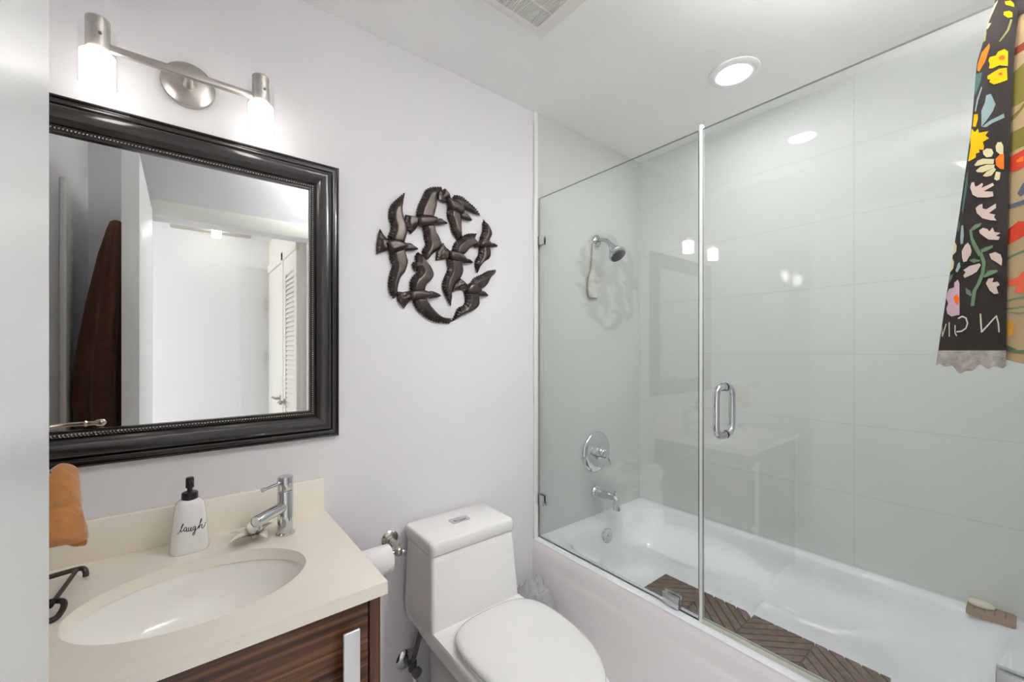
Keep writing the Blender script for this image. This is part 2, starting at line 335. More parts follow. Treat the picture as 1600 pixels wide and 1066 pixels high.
PRINT = [
  ('d','cream',[(0.000,0.014),(0.127,0.000),(0.117,0.010),(0.034,0.044),(0.000,0.065),(0.000,0.087),(0.000,0.065)]),
  ('d','leaf',[(0.000,0.094),(0.000,0.087),(0.033,0.092),(0.069,0.116),(0.000,0.121),(0.000,0.106)]),
  ('d','cream',[(0.001,0.065),(0.112,0.066),(0.039,0.082),(0.000,0.082)]),
  ('d','yellow',[(0.421,0.005),(0.663,0.002),(0.804,0.010),(0.845,0.020),(0.695,0.017),(0.494,0.014)]),
  ('d','yellow',[(0.477,0.034),(0.676,0.031),(0.800,0.036),(0.821,0.049),(0.671,0.051),(0.484,0.043)]),
  ('d','olive',[(0.764,0.055),(0.832,0.056),(0.771,0.085),(0.541,0.119),(0.501,0.118),(0.691,0.085)]),
  ('d','orange',[(0.222,0.124),(0.263,0.136),(0.231,0.177),(0.096,0.205),(0.036,0.201),(0.033,0.184),(0.061,0.150)]),
  ('d','yellow',[(0.333,0.164),(0.491,0.159),(0.538,0.147),(0.702,0.140),(0.816,0.147),(0.853,0.189),(0.632,0.186),(0.444,0.196),(0.354,0.196),(0.372,0.184),(0.315,0.174)]),
  ('d','yellow',[(0.330,0.218),(0.498,0.205),(0.638,0.196),(0.830,0.194),(0.863,0.228),(0.692,0.235),(0.520,0.241),(0.389,0.235),(0.417,0.228),(0.336,0.227)]),
  ('d','red',[(0.568,0.164),(0.658,0.157),(0.748,0.160),(0.744,0.170),(0.631,0.172)]),
  ('d','red',[(0.613,0.210),(0.692,0.206),(0.728,0.213),(0.649,0.216)]),
  ('d','teal',[(0.005,0.211),(0.179,0.208),(0.150,0.235),(0.035,0.273),(0.000,0.259)]),
  ('d','blue',[(0.191,0.247),(0.210,0.252),(0.126,0.290),(0.085,0.320),(0.057,0.317),(0.089,0.283)]),
  ('d','blue',[(0.334,0.273),(0.457,0.268),(0.594,0.297),(0.534,0.317),(0.408,0.341),(0.268,0.363),(0.238,0.317),(0.316,0.293)]),
  ('d','blue',[(0.284,0.363),(0.472,0.344),(0.817,0.324),(0.839,0.336),(0.538,0.351),(0.391,0.363)]),
  ('d','yellow',[(0.043,0.327),(0.144,0.326),(0.161,0.341),(0.115,0.363),(0.036,0.361)]),
  ('d','yellow',[(0.020,0.367),(0.113,0.378),(0.182,0.368),(0.226,0.380),(0.461,0.374),(0.392,0.387),(0.492,0.394),(0.345,0.405),(0.386,0.417),(0.380,0.428),(0.272,0.426),(0.295,0.435),(0.207,0.438),(0.218,0.449),(0.107,0.457),(0.036,0.460),(0.039,0.449),(0.048,0.417),(0.003,0.392)]),
  ('d','cream',[(0.703,0.406),(0.795,0.405),(0.847,0.417),(0.856,0.440),(0.797,0.442),(0.686,0.431),(0.663,0.417)]),
  ('d','cream',[(0.368,0.431),(0.452,0.423),(0.575,0.424),(0.627,0.435),(0.589,0.446),(0.471,0.448),(0.390,0.440)]),
  ('d','cream',[(0.200,0.471),(0.271,0.458),(0.385,0.452),(0.653,0.453),(0.646,0.467),(0.455,0.467),(0.241,0.474)]),
  ('d','cream',[(0.253,0.487),(0.345,0.476),(0.486,0.469),(0.676,0.469),(0.667,0.478),(0.415,0.491),(0.299,0.491)]),
  ('d','cream',[(0.423,0.501),(0.500,0.489),(0.667,0.478),(0.713,0.483),(0.621,0.500),(0.509,0.503)]),
  ('d','cream',[(0.684,0.510),(0.716,0.489),(0.818,0.492),(0.803,0.512),(0.742,0.515)]),
  ('d','orange',[(0.683,0.453),(0.795,0.439),(0.871,0.440),(0.887,0.483),(0.799,0.482),(0.707,0.471)]),
  ('d','pink',[(0.170,0.535),(0.185,0.521),(0.244,0.519),(0.278,0.532),(0.332,0.530),(0.423,0.521),(0.453,0.525),(0.419,0.535),(0.661,0.521),(0.693,0.528),(0.481,0.544),(0.674,0.546),(0.694,0.559),(0.574,0.562),(0.357,0.562),(0.243,0.555)]),
  ('d','pink',[(0.340,0.593),(0.400,0.584),(0.477,0.580),(0.485,0.593),(0.567,0.596),(0.757,0.580),(0.763,0.593),(0.625,0.607),(0.757,0.612),(0.733,0.618),(0.788,0.629),(0.660,0.627),(0.503,0.621),(0.419,0.611),(0.377,0.607)]),
  ('d','pink',[(0.461,0.655),(0.532,0.648),(0.621,0.652),(0.661,0.659),(0.719,0.648),(0.761,0.661),(0.873,0.664),(0.789,0.672),(0.863,0.675),(0.841,0.684),(0.659,0.682),(0.557,0.672),(0.478,0.663)]),
  ('d','pink',[(0.168,0.715),(0.213,0.698),(0.266,0.690),(0.322,0.700),(0.356,0.715),(0.341,0.728),(0.191,0.728)]),
  ('d','vine',[(0.261,0.654),(0.309,0.652),(0.352,0.675),(0.506,0.711),(0.562,0.728),(0.492,0.728),(0.355,0.697),(0.306,0.679)]),
  ('d','vine',[(0.295,0.650),(0.362,0.639),(0.498,0.634),(0.478,0.643),(0.384,0.652),(0.326,0.657)]),
  ('d','vine',[(0.518,0.711),(0.597,0.704),(0.749,0.698),(0.740,0.706),(0.626,0.715),(0.545,0.718)]),
  ('d','teal',[(0.043,0.507),(0.066,0.482),(0.098,0.525),(0.091,0.568),(0.081,0.611),(0.045,0.596),(0.043,0.546)]),
  ('d','blue',[(0.088,0.643),(0.124,0.641),(0.167,0.668),(0.173,0.693),(0.127,0.695),(0.101,0.675)]),
  ('d','cream',[(0.000,0.707),(0.000,0.691),(0.000,0.688),(0.051,0.698),(0.062,0.715),(0.013,0.724),(0.000,0.720)]),
  ('d','teal',[(0.000,0.632),(0.035,0.629),(0.062,0.647),(0.045,0.661),(0.001,0.650)]),
  ('d','cream',[(0.000,0.756),(0.000,0.738),(0.000,0.734),(0.050,0.745),(0.051,0.763),(0.000,0.774),(0.000,0.766)]),
  ('d','cream',[(0.000,0.713),(0.045,0.709),(0.031,0.718),(0.000,0.722)]),
  ('d','pink',[(0.169,0.716),(0.199,0.709),(0.352,0.709),(0.339,0.723),(0.284,0.743),(0.228,0.745),(0.196,0.734)]),
  ('d','pink',[(0.257,0.783),(0.295,0.774),(0.246,0.768),(0.349,0.756),(0.527,0.749),(0.552,0.754),(0.494,0.772),(0.410,0.781),(0.284,0.790)]),
  ('d','pink',[(0.688,0.723),(0.791,0.718),(0.886,0.725),(0.916,0.738),(0.910,0.757),(0.822,0.747),(0.728,0.738)]),
  ('d','pink',[(0.663,0.806),(0.702,0.793),(0.789,0.791),(0.770,0.804),(0.857,0.802),(0.891,0.811),(0.838,0.817),(0.874,0.835),(0.811,0.837),(0.735,0.827)]),
  ('d','vine',[(0.499,0.720),(0.556,0.716),(0.634,0.745),(0.630,0.777),(0.576,0.806),(0.512,0.827),(0.501,0.870),(0.440,0.870),(0.448,0.827),(0.512,0.806),(0.563,0.777),(0.572,0.749)]),
  ('d','vine',[(0.327,0.740),(0.404,0.735),(0.533,0.740),(0.524,0.743),(0.412,0.747)]),
  ('d','vine',[(0.611,0.786),(0.694,0.770),(0.838,0.768),(0.851,0.774),(0.742,0.783),(0.635,0.790)]),
  ('d','vine',[(0.321,0.818),(0.404,0.826),(0.443,0.838),(0.425,0.842),(0.346,0.835)]),
  ('d','blue',[(0.128,0.749),(0.164,0.745),(0.183,0.759),(0.140,0.775),(0.102,0.770)]),
  ('d','vine',[(0.000,0.784),(0.066,0.779),(0.055,0.792),(0.014,0.806),(0.000,0.806)]),
  ('d','lilac',[(0.009,0.835),(0.029,0.822),(0.121,0.817),(0.110,0.804),(0.168,0.795),(0.205,0.806),(0.275,0.895),(0.232,0.896),(0.144,0.900),(0.068,0.892),(0.036,0.878),(0.055,0.863),(0.011,0.849)]),
  ('d','orange',[(0.134,0.845),(0.179,0.836),(0.234,0.845),(0.255,0.863),(0.212,0.867),(0.170,0.860)]),
  ('d','chalk',[(0.000,0.924),(0.028,0.957),(0.045,0.957),(0.000,0.923)]),
  ('d','chalk',[(0.044,0.957),(0.079,0.921),(0.062,0.920),(0.027,0.956)]),
  ('d','chalk',[(0.109,0.916),(0.143,0.957),(0.160,0.957),(0.127,0.916)]),
  ('d','chalk',[(0.213,0.924),(0.228,0.946),(0.245,0.946),(0.231,0.924)]),
  ('d','chalk',[(0.227,0.946),(0.263,0.956),(0.277,0.954),(0.241,0.944)]),
  ('d','chalk',[(0.261,0.907),(0.332,0.901),(0.320,0.897),(0.249,0.904)]),
  ('d','chalk',[(0.317,0.901),(0.386,0.906),(0.394,0.903),(0.325,0.897)]),
  ('d','chalk',[(0.376,0.905),(0.411,0.920),(0.431,0.919),(0.396,0.903)]),
  ('d','chalk',[(0.410,0.918),(0.391,0.933),(0.412,0.934),(0.431,0.919)]),
  ('d','chalk',[(0.397,0.931),(0.329,0.940),(0.343,0.943),(0.411,0.934)]),
  ('d','chalk',[(0.339,0.939),(0.256,0.941),(0.261,0.945),(0.343,0.943)]),
  ('d','chalk',[(0.599,0.892),(0.616,0.918),(0.642,0.917),(0.625,0.892)]),
  ('d','chalk',[(0.616,0.917),(0.638,0.945),(0.663,0.944),(0.641,0.916)]),
  ('d','chalk',[(0.656,0.946),(0.752,0.925),(0.735,0.922),(0.639,0.943)]),
  ('d','chalk',[(0.748,0.926),(0.865,0.899),(0.848,0.897),(0.731,0.923)]),
  ('d','chalk',[(0.843,0.898),(0.879,0.922),(0.900,0.921),(0.865,0.897)]),
  ('d','chalk',[(0.877,0.920),(0.891,0.945),(0.912,0.944),(0.899,0.920)]),
  ('b','maroon',[(0.000,0.140),(0.051,0.131),(0.271,0.126),(0.292,0.150),(0.070,0.153)]),
  ('b','olive2',[(0.000,0.218),(0.035,0.208),(0.322,0.186),(0.385,0.300),(0.162,0.303),(0.000,0.297)]),
  ('b','maroon',[(0.000,0.327),(0.000,0.320),(0.094,0.329),(0.033,0.341),(0.000,0.341)]),
  ('b','olive2',[(0.066,0.334),(0.245,0.317),(0.380,0.290),(0.389,0.307),(0.181,0.338),(0.000,0.348)]),
  ('b','olive2',[(0.000,0.385),(0.144,0.374),(0.424,0.374),(0.443,0.430),(0.163,0.430),(0.000,0.437)]),
  ('b','red2',[(0.000,0.457),(0.167,0.442),(0.363,0.439),(0.448,0.446),(0.462,0.487),(0.223,0.492),(0.000,0.482)]),
  ('b','orange',[(0.213,0.462),(0.310,0.457),(0.392,0.466),(0.315,0.471),(0.235,0.469)]),
  ('b','slate',[(0.000,0.521),(0.095,0.521),(0.123,0.546),(0.073,0.571),(0.000,0.589)]),
  ('b','slate',[(0.472,0.517),(0.317,0.535),(0.245,0.557),(0.289,0.569),(0.487,0.560)]),
  ('b','slate',[(0.017,0.582),(0.493,0.580),(0.498,0.595),(0.021,0.593)]),
  ('b','red2',[(0.000,0.657),(0.130,0.650),(0.265,0.636),(0.425,0.647),(0.509,0.657),(0.511,0.672),(0.273,0.686),(0.117,0.695),(0.000,0.672)]),
  ('b','vine',[(0.240,0.728),(0.518,0.711),(0.519,0.718),(0.339,0.728)]),
  ('b','vine',[(0.000,0.745),(0.161,0.727),(0.518,0.713),(0.519,0.720),(0.202,0.732),(0.007,0.749)]),
  ('b','coral',[(0.074,0.799),(0.251,0.793),(0.328,0.781),(0.444,0.772),(0.527,0.774),(0.537,0.835),(0.376,0.838),(0.217,0.833),(0.254,0.817),(0.095,0.808)]),
  ('b','maroon',[(0.378,0.799),(0.530,0.788),(0.534,0.813),(0.431,0.813)]),
  ('b','vine',[(0.000,0.858),(0.181,0.849),(0.538,0.843),(0.539,0.850),(0.221,0.854),(0.025,0.861)]),
  ('b','vine',[(0.000,0.876),(0.302,0.874),(0.543,0.873),(0.544,0.880),(0.303,0.879),(0.027,0.881)]),
  ('b','vine',[(0.067,0.885),(0.305,0.891),(0.545,0.892),(0.546,0.895),(0.266,0.895)]),
  ('b','ochre',[(0.012,0.913),(0.109,0.904),(0.229,0.917),(0.201,0.942),(0.076,0.949),(0.004,0.938)]),
  ('b','vine',[(0.020,0.974),(0.118,0.965),(0.277,0.973),(0.473,0.967),(0.554,0.956),(0.557,0.974),(0.277,0.979),(0.120,0.980)]),
  ('b','coral',[(0.048,1.025),(0.119,1.025),(0.119,1.032),(0.048,1.032)]),
  ('b','coral',[(0.127,1.021),(0.197,1.021),(0.197,1.028),(0.127,1.028)]),
  ('b','coral',[(0.245,1.034),(0.316,1.034),(0.316,1.041),(0.245,1.041)]),
  ('b','coral',[(0.343,1.023),(0.414,1.023),(0.414,1.030),(0.343,1.030)]),
  ('b','coral',[(0.304,1.030),(0.375,1.030),(0.375,1.037),(0.304,1.037)]),
  ('b','coral',[(0.481,1.028),(0.552,1.028),(0.552,1.036),(0.481,1.036)]),
  ('b','coral',[(0.028,1.032),(0.099,1.032),(0.099,1.039),(0.028,1.039)]),
]

# ------------------------------------------------------------------ the room
CEIL = 2.462; WY = 1.43; XR = 2.103; XL = -.37; YF = -.06
struct('floor', B(XL-.1, XR+.1, YF-.12, WY+.1, -.06, 0), 'floor', smooth=0)
struct('ceiling', B(XL-.1, XR+.1, YF-.12, WY+.1, CEIL, CEIL+.06), 'ceil', smooth=0)
struct('wall_back', B(XL-.1, 1.262, WY, WY+.1, 0, CEIL), 'wall', smooth=0)
struct('wall_back_tiled', B(1.262, XR+.1, WY, WY+.1, 0, CEIL), 'tile', smooth=0)
struct('wall_right', B(XR, XR+.1, YF-.12, WY, 0, CEIL), 'tile', smooth=0)
struct('wall_left', B(XL-.1, XL, YF-.12, WY, 0, CEIL), 'wall', smooth=0)
HEAD = 2.073; DXL, DXR = -.135, .64
w = MB(); w.box(XL, DXL, YF-.12, YF, 0, CEIL); w.box(DXR, 1.262, YF-.12, YF, 0, CEIL); w.box(DXL, DXR, YF-.12, YF, HEAD, CEIL)
struct('wall_front', w, 'wall', smooth=0)
struct('wall_front_tiled', B(1.262, XR, YF-.12, YF, 0, CEIL), 'tile', smooth=0)
struct('trim_1', B(1.262, 1.284, WY-.012, WY, .492, CEIL, bev=.003), 'trim')
struct('trim_2', B(XL, XL+.02, .43, .55, 0, 2.02, bev=.006), 'trim')
h = MB(); h.box(DXL, DXR, YF-.004, YF+.012, HEAD, HEAD+.085, bev=.003)
struct('trim_3', h, 'trim')

# the open bathroom door, seen edge-on at the left of the picture
d1 = settings(B(-.180, -.1303, -.05, .756, .01, 2.10, bev=.0015).build('door_1', 'door', loc=(-.155, -.05, .01)), kind='structure')
hk = MB(); hk.lathe([(0, .016), (.004, .016), (.006, .007), (.03, .006), (.045, .010), (.052, .006)], (-.180, .44, 1.885), (-1, 0, -.1), 16)
hk.build('hook', 'antique', d1)
for z in (.25, 1.05, 1.85):
    MB().cyl((-.184, -.052, z), (-.184, -.052, z+.09), .006).build('hinge', 'nickel', d1)

# hallway behind the camera, seen in the mirror
HB, HZ = -1.43, 2.335
struct('floor_hall', B(-2.4, .75, HB-.1, YF-.12, -.06, 0), 'floor', smooth=0)
struct('ceiling_hall', B(-1.2, .75, HB-.1, YF-.12, HZ, HZ+.05), 'hallpaint', smooth=0)
struct('wall_hall_back', B(-1.3, .75, HB-.1, HB, 0, HZ), 'hallpaint', smooth=0)
HR = .602
struct('wall_hall_right', B(HR, HR+.1, HB, YF-.12, 0, HZ), 'hallcream', smooth=0)
dp = struct('hall_panel', B(.38, HR-.002, HB, HB+.02, 0, 2.07, bev=.002), 'greypanel', loc=(.49, HB, 0))  # flat panel, greyer than the hall wall it stands against
# flat door with casing, then the louvred closet door
def lever(parent, x, y, z, sgn):
    m = MB(); m.lathe([(0, .024), (.006, .024), (.009, .012), (.038, .010)], (x, y, z), (-1, 0, 0), 18)
    m.tube(smooth_path([(x-.036, y, z), (x-.042, y+sgn*.02, z), (x-.040, y+sgn*.06, z), (x-.042, y+sgn*.105, z)]), [.009]*19, 10)
    m.build('lever_handle', 'nickel', parent)
d3 = settings(B(HR-.012, HR, HB+.06, -.72, .01, 2.03, bev=.002).build('door_3', 'hallcream', loc=(HR, -1.0, .01)), kind='structure')
lever(d3, HR-.012, -.79, .985, -1)
for z in (.3, 1.24, 1.72):
    MB().cyl((HR-.014, HB+.055, z), (HR-.014, HB+.055, z+.09), .008).build('hinge', 'nickel', d3)
struct('trim_4', B(HR-.022, HR, -.72, -.655, 0, 2.10, bev=.004), 'hallcream')
struct('trim_5', B(HR-.022, HR, HB+.06, YF-.13, 2.035, 2.10, bev=.004), 'hallcream')
d4m = MB(); y0, y1 = -.65, -.19
d4m.box(HR-.018, HR, y0, y0+.075, .01, 2.03, bev=.002); d4m.box(HR-.018, HR, y1-.075, y1, .01, 2.03, bev=.002)
d4m.box(HR-.018, HR, y0+.075, y1-.075, 1.91, 2.03, bev=.002); d4m.box(HR-.018, HR, y0+.075, y1-.075, .01, .2, bev=.002)
d4 = settings(d4m.build('door_4', 'hallcream', loc=(HR, -.42, .01)), kind='structure')
lv = MB()
z = .205
while z < 1.905:
    lv.loft([[(HR-.016, y, z), (HR-.013, y, z-.003), (HR-.001, y, z+.026), (HR-.004, y, z+.029)] for y in (y0+.074, y1-.074)])
    z += .034
lv.build('louver', 'hallcream', d4, smooth=0)
lever(d4, HR-.018, -.60, .975, 1)

# ------------------------------------------------------------------ vanity light
vl = thing('vanity_light', (.01, WY, 2.075), 'brushed nickel two-lamp vanity light on the wall above the black framed mirror', 'wall light')
MB().lathe([(0, .058), (.006, .060), (.014, .058), (.022, .048), (.026, .034), (.028, .012)], (.010, WY, 2.078), (0, -1, 0), 48).build('wall_plate', 'nickel', vl)
m = MB(); m.cyl((.010, WY-.02, 2.070), (.010, 1.312, 2.050), .010, .009); m.sphere((.010, WY-.028, 2.072), .014)
m.build('bracket', 'nickel', vl)
B(-.150, .165, 1.303, 1.317, 2.040, 2.056, bev=.002).build('crossbar', 'nickel', vl)
for x in (-.152, .165):
    cp = MB(); cp.lathe([(0, .019), (.004, .021), (.066, .021), (.070, .018)], (x, 1.31, 2.038), (0, 0, 1), 28)
    cpo = cp.build('lamp_cap', 'nickel', vl)
    MB().lathe([(0, .0035), (.003, .003)], (x+.006, 1.2895, 2.066), (0, -1, 0), 10).build('screw', 'black', cpo)
    L = []
    sh = MB()
    ro = [[(x+r*math.cos(2*PI*i/36), 1.31+r*math.sin(2*PI*i/36), z) for i in range(36)] for r, z in ((.033, 1.958), (.033, 2.080), (.0308, 2.080), (.0308, 1.958))]
    sh.loft(ro+[ro[0]], False, False)
    so = sh.build('glass_shade', 'lampglass', vl); so['label'] = 'clear glass cylinder around the lamp'
    em = MB(); em.lathe([(0, .0), (.0005, .0295), (.066, .0302), (.070, .026), (.0705, 0)], (x, 1.31, 1.959), (0, 0, 1), 32)
    em.build('frosted_lamp', 'lamp', vl)

# ------------------------------------------------------------------ mirror
mx0, mx1, mz0, mz1 = -.342, .399, 1.079, 1.957
mr = thing('framed_mirror', ((mx0+mx1)/2, WY, mz0), 'large rectangular mirror in a black beaded frame above the sink', 'mirror')
prof = [(0, .001), (0, .016), (.002, .0195), (.005, .0205), (.0075, .0185), (.0085, .016), (.0115, .0165), (.0125, .021), (.016, .0245), (.020, .0245), (.0235, .0215), (.0245, .0195)] + [(0.0255, 0.0215), (0.02875, 0.03075), (0.032, 0.03488), (0.03525, 0.03753), (0.0385, 0.03913), (0.04175, 0.03989), (0.045, 0.03994), (0.04825, 0.03935), (0.0515, 0.03821), (0.05475, 0.03658), (0.058, 0.03452), (0.06125, 0.03207), (0.0645, 0.02924), (0.06775, 0.02596), (0.071, 0.0215)] + [(.0725, .0195), (.0745, .0222), (.0768, .0190), (.0845, .0165), (.0865, .0195), (.0895, .0195), (.0905, .006)]
m = MB(); rings = []
for d, hh in prof:
    rings.append([m.bm.verts.new((x, WY-hh, z)) for x, z in ((mx0+d, mz0+d), (mx1-d, mz0+d), (mx1-d, mz1-d), (mx0+d, mz1-d))])
for a, b in zip(rings, rings[1:]):
    for i in range(4): m.face((a[i], a[(i+1) % 4], b[(i+1) % 4], b[i]))
m.build('frame', 'frame', mr, smooth=50)
m = MB(); d = .0805; bx0, bx1, bz0, bz1 = mx0+d, mx1-d, mz0+d, mz1-d
def bead(x, z):
    rr = bmesh.ops.create_icosphere(m.bm, subdivisions=1, radius=.0034)
    for v in rr['verts']: v.co = Vector((x+v.co.x, WY-.0198+v.co.y, z+v.co.z))
nx = int((bx1-bx0)/.0066); nz_ = int((bz1-bz0)/.0066)
for i in range(nx+1):
    for z in (bz0, bz1): bead(bx0+(bx1-bx0)*i/nx, z)
for i in range(1, nz_):
    for x in (bx0, bx1): bead(x, bz0+(bz1-bz0)*i/nz_)
o = m.build('beading', 'bead', mr, smooth=80); o['label'] = 'row of small dark bronze beads around the glass'
d = .0895
m = MB(); m.box(mx0+d, mx1-d, WY-.010, WY-.002, mz0+d, mz1-d)
m.build('mirror_glass', 'mirror', mr, smooth=0)

# ------------------------------------------------------------------ wall sculpture: seven birds
sc_ = thing('wall_sculpture', (.79, WY, 1.47), 'dark iron wall sculpture of seven flying birds above the toilet', 'sculpture')
def resample(poly, step):
    out = []
    for i in range(len(poly)-1):
        a = Vector(poly[i]); b = Vector(poly[i+1]); n = max(1, round((b-a).length/step))
        out += [a.lerp(b, k/n) for k in range(n)]
    out.append(Vector(poly[-1])); return out
def curve2(pts, n=4): return [Vector((p.x, p.y)) for p in smooth_path([(x, z, 0) for x, z in pts], n)]
def seg_dist(p, a, b):
    ab = b-a; t = max(0, min(1, (p-a).dot(ab)/max(ab.length_squared, 1e-12))); return (p-(a+ab*t)).length, t
def puff(name, outline, parent, y0, hmax, dm, groove=None, gp=.009, step=.004, ridge=0):
    """Hammered sheet: the outline closed at the back, its front swelling away from the edges."""
    pts = []
    for i, p in enumerate(outline):
        q = Vector(p)
        if not pts or (q-pts[-1]).length > .0012: pts.append(q)
    if (pts[0]-pts[-1]).length < .0012: pts.pop()
    n0 = len(pts); xs = [p.x for p in pts]; zs = [p.y for p in pts]; inner = []
    def inside(p):
        c = False
        for i in range(n0):
            a, b = pts[i], pts[i-1]
            if (a.y > p.y) != (b.y > p.y) and p.x < (b.x-a.x)*(p.y-a.y)/(b.y-a.y)+a.x: c = not c
        return c
    z = min(zs)+step/2; row = 0
    while z < max(zs):
        x = min(xs)+(step/2 if row % 2 else 0)
        while x < max(xs):
            p = Vector((x, z))
            if inside(p) and min(seg_dist(p, pts[i], pts[i-1])[0] for i in range(n0)) > step*.45: inner.append(p)
            x += step
        z += step*.87; row += 1
    vs, es, fs, *_ = delaunay_2d_cdt(pts+inner, [], [list(range(n0))], 1, 1e-5)
    glen = [0]
    if groove:
        for i in range(len(groove)-1): glen.append(glen[-1]+(groove[i+1]-groove[i]).length)
    m = MB(); bv = []; edge = []
    for v in vs:
        p = Vector(v); d = min(seg_dist(p, pts[i], pts[i-1])[0] for i in range(n0))
        t = min(d/dm, 1); hgt = hmax*(math.sqrt(max(0, 1-(1-t)**2))*.85+.15)
        if groove:
            best = min(((seg_dist(p, groove[i], groove[i+1])[0], i) for i in range(len(groove)-1)))
            tt = seg_dist(p, groove[best[1]], groove[best[1]+1])[1]
            s = glen[best[1]]+tt*(glen[best[1]+1]-glen[best[1]])
            fade = max(0, min(1, 1.35-best[0]/.016))
            hgt *= 1-.55*fade*(.5+.5*math.cos(2*PI*s/gp))
            hgt += .0045*max(0, min(1, (best[0]-.013)/.006))
        bv.append(m.bm.verts.new((p.x, y0-hgt, p.y)))
    for f in fs: m.face([bv[i] for i in f])
    m.bm.normal_update()
    be = [e for e in m.bm.edges if len(e.link_faces) == 1]
    r = bmesh.ops.extrude_edge_only(m.bm, edges=be)
    for g in r['geom']:
        if isinstance(g, bmesh.types.BMVert): g.co.y = y0
    return m.build(name, 'iron', parent, smooth=60, recalc=True)
def scallop(tr, gp=.011, amp=.005):
    P = resample(tr, .0018); out = []; s = 0
    for i, p in enumerate(P):
        if i: s += (p-P[i-1]).length
        t = (P[min(i+1, len(P)-1)]-P[max(i-1, 0)]).normalized(); nrm = Vector((-t.y, t.x))
        out.append((p, nrm, s))
    return [p+nrm*(amp*abs(math.sin(PI*s/gp))-amp*.4) for p, nrm, s in out]
def orient(trail, lead):
    """+1 when the left-hand normal of the trailing edge points out of the wing."""
    c = sum((Vector(p) for p in lead), Vector((0, 0)))/len(lead); k = len(trail)//2
    t = trail[min(k+1, len(trail)-1)]-trail[k-1]; return -1 if Vector((-t.y, t.x)).dot(c-trail[k]) > 0 else 1
for bd in BIRDS:
    yb = WY-.004
    body = puff('bird', curve2(bd['body']+[bd['body'][0]]), sc_, yb-.006, .022, .017)
    for tr, ld in bd['wings']:
        T = curve2(tr); Lc = curve2(ld); sg = orient(T, Lc)
        S = scallop(T, amp=.0052*sg)
        puff('wing', S+Lc, body, yb-.002, .0125, .011, groove=T, gp=.011)
    tc_ = bd['tail']
    puff('tail', [Vector(p) for p in tc_], body, yb-.003, .008, .006, groove=[Vector(q) for q in tc_[1:-1]], gp=.010)
    puff('head', curve2(bd['head']+[bd['head'][0]], 3), body, yb-.006, .014, .009, step=.003)

# ------------------------------------------------------------------ counter, basin, cabinet
CT = .85; cx0, cx1, cy0 = XL+.008, .352, .882
SX, SY, SA, SB = .026, 1.112, .207, .150
ct = thing('vanity_counter', ((cx0+cx1)/2, cy0, CT), 'cream stone vanity counter with an oval undermount sink', 'counter')
m = MB()
def hole_slab(x0, x1, y0, y1, z, zb, r):
    """Flat slab whose top carries an oval hole."""
    N = 96; ring = [m.bm.verts.new((SX+SA*math.cos(2*PI*i/N), SY+SB*math.sin(2*PI*i/N), z)) for i in range(N)]
    ringb = [m.bm.verts.new((v.co.x, v.co.y, zb)) for v in ring]
    def onrect(t):
        c, s = math.cos(t), math.sin(t); k = []
        if c > 1e-9: k.append((x1-SX)/c)
        if c < -1e-9: k.append((x0-SX)/c)
        if s > 1e-9: k.append((y1-SY)/s)
        if s < -1e-9: k.append((y0-SY)/s)
        k = min(k); return SX+k*c, SY+k*s
    ang = [2*PI*i/N for i in range(N)]
    for X, Y in ((x0, y0), (x1, y0), (x1, y1), (x0, y1)):
        a = math.atan2(Y-SY, X-SX) % (2*PI); j = min(range(N), key=lambda i: abs(ang[i]-a)); ang[j] = a
    out = [m.bm.verts.new((*onrect(a), z)) for a in ang]; outb = [m.bm.verts.new((v.co.x, v.co.y, zb)) for v in out]
    for i in range(N):
        j = (i+1) % N
        m.face((ring[i], out[i], out[j], ring[j])); m.face((ringb[i], ringb[j], outb[j], outb[i]))
        m.face((out[i], outb[i], outb[j], out[j])); m.face((ring[j], ringb[j], ringb[i], ring[i]))
hole_slab(cx0, cx1, cy0, WY-.001, CT, CT-.028, 0)
m.build('slab', 'counter', ct, smooth=40)
B(cx0, cx1-.001, WY-.024, WY-.001, CT, CT+.098, bev=.0015).build('backsplash', 'counter', ct)
m = MB(); loops = []
for f, z in ((1.03, CT-.0285), (1.012, CT-.032), (.995, CT-.05), (.965, CT-.075), (.90, CT-.105), (.78, CT-.128), (.58, CT-.143), (.30, CT-.149), (.09, CT-.151)):
    loops.append([(SX+SA*f*math.cos(2*PI*i/72), SY+SB*f*math.sin(2*PI*i/72), z) for i in range(72)])
outer = [[(SX+(SA*f+.010)*math.cos(2*PI*i/72), SY+(SB*f+.010)*math.sin(2*PI*i/72), z-.010) for i in range(72)] for f, z in ((.09, CT-.151), (.58, CT-.143), (.90, CT-.105), (1.012, CT-.040))]
m.loft(list(reversed(loops)), True, False); m.loft(outer, True, False)
bs = m.build('basin', 'basin', ct, smooth=60, recalc=False)
bs['label'] = 'white ceramic oval basin'
MB().lathe([(0, .021), (.003, .021), (.004, .014), (.005, .002)], (SX, SY, CT-.1505), (0, 0, 1), 24).build('drain', 'chrome', bs)

cab = thing('vanity_cabinet', ((cx0+cx1)/2, .9, 0), 'dark walnut vanity cabinet under the cream counter', 'cabinet')
kx0, kx1, ky = cx0+.004, .343, .902
m = MB(); m.box(kx1-.024, kx1, ky, WY-.003, .04, CT-.029, bev=.001); m.box(kx0, kx0+.024, ky, WY-.003, .04, CT-.029, bev=.001)
m.box(kx0+.024, kx1-.024, WY-.02, WY-.003, .04, CT-.19); m.box(kx0+.024, kx1-.024, ky+.02, WY-.02, .04, .06)
m.build('carcass', 'walnut_v', cab)
B(kx0+.024, kx1-.024, ky+.02, ky+.03, CT-.045, CT-.029).build('rail', 'black', cab)
fx0, fx1 = kx0+.026, kx1-.027
dr = B(fx0, fx1, ky+.001, ky+.021, .07, CT-.040, bev=.0015).build('door', 'walnut', cab)
m = MB(); hx = .2735
m.box(hx-.017, hx+.017, ky-.026, ky-.019, .40, .774, bev=.003, seg=3)
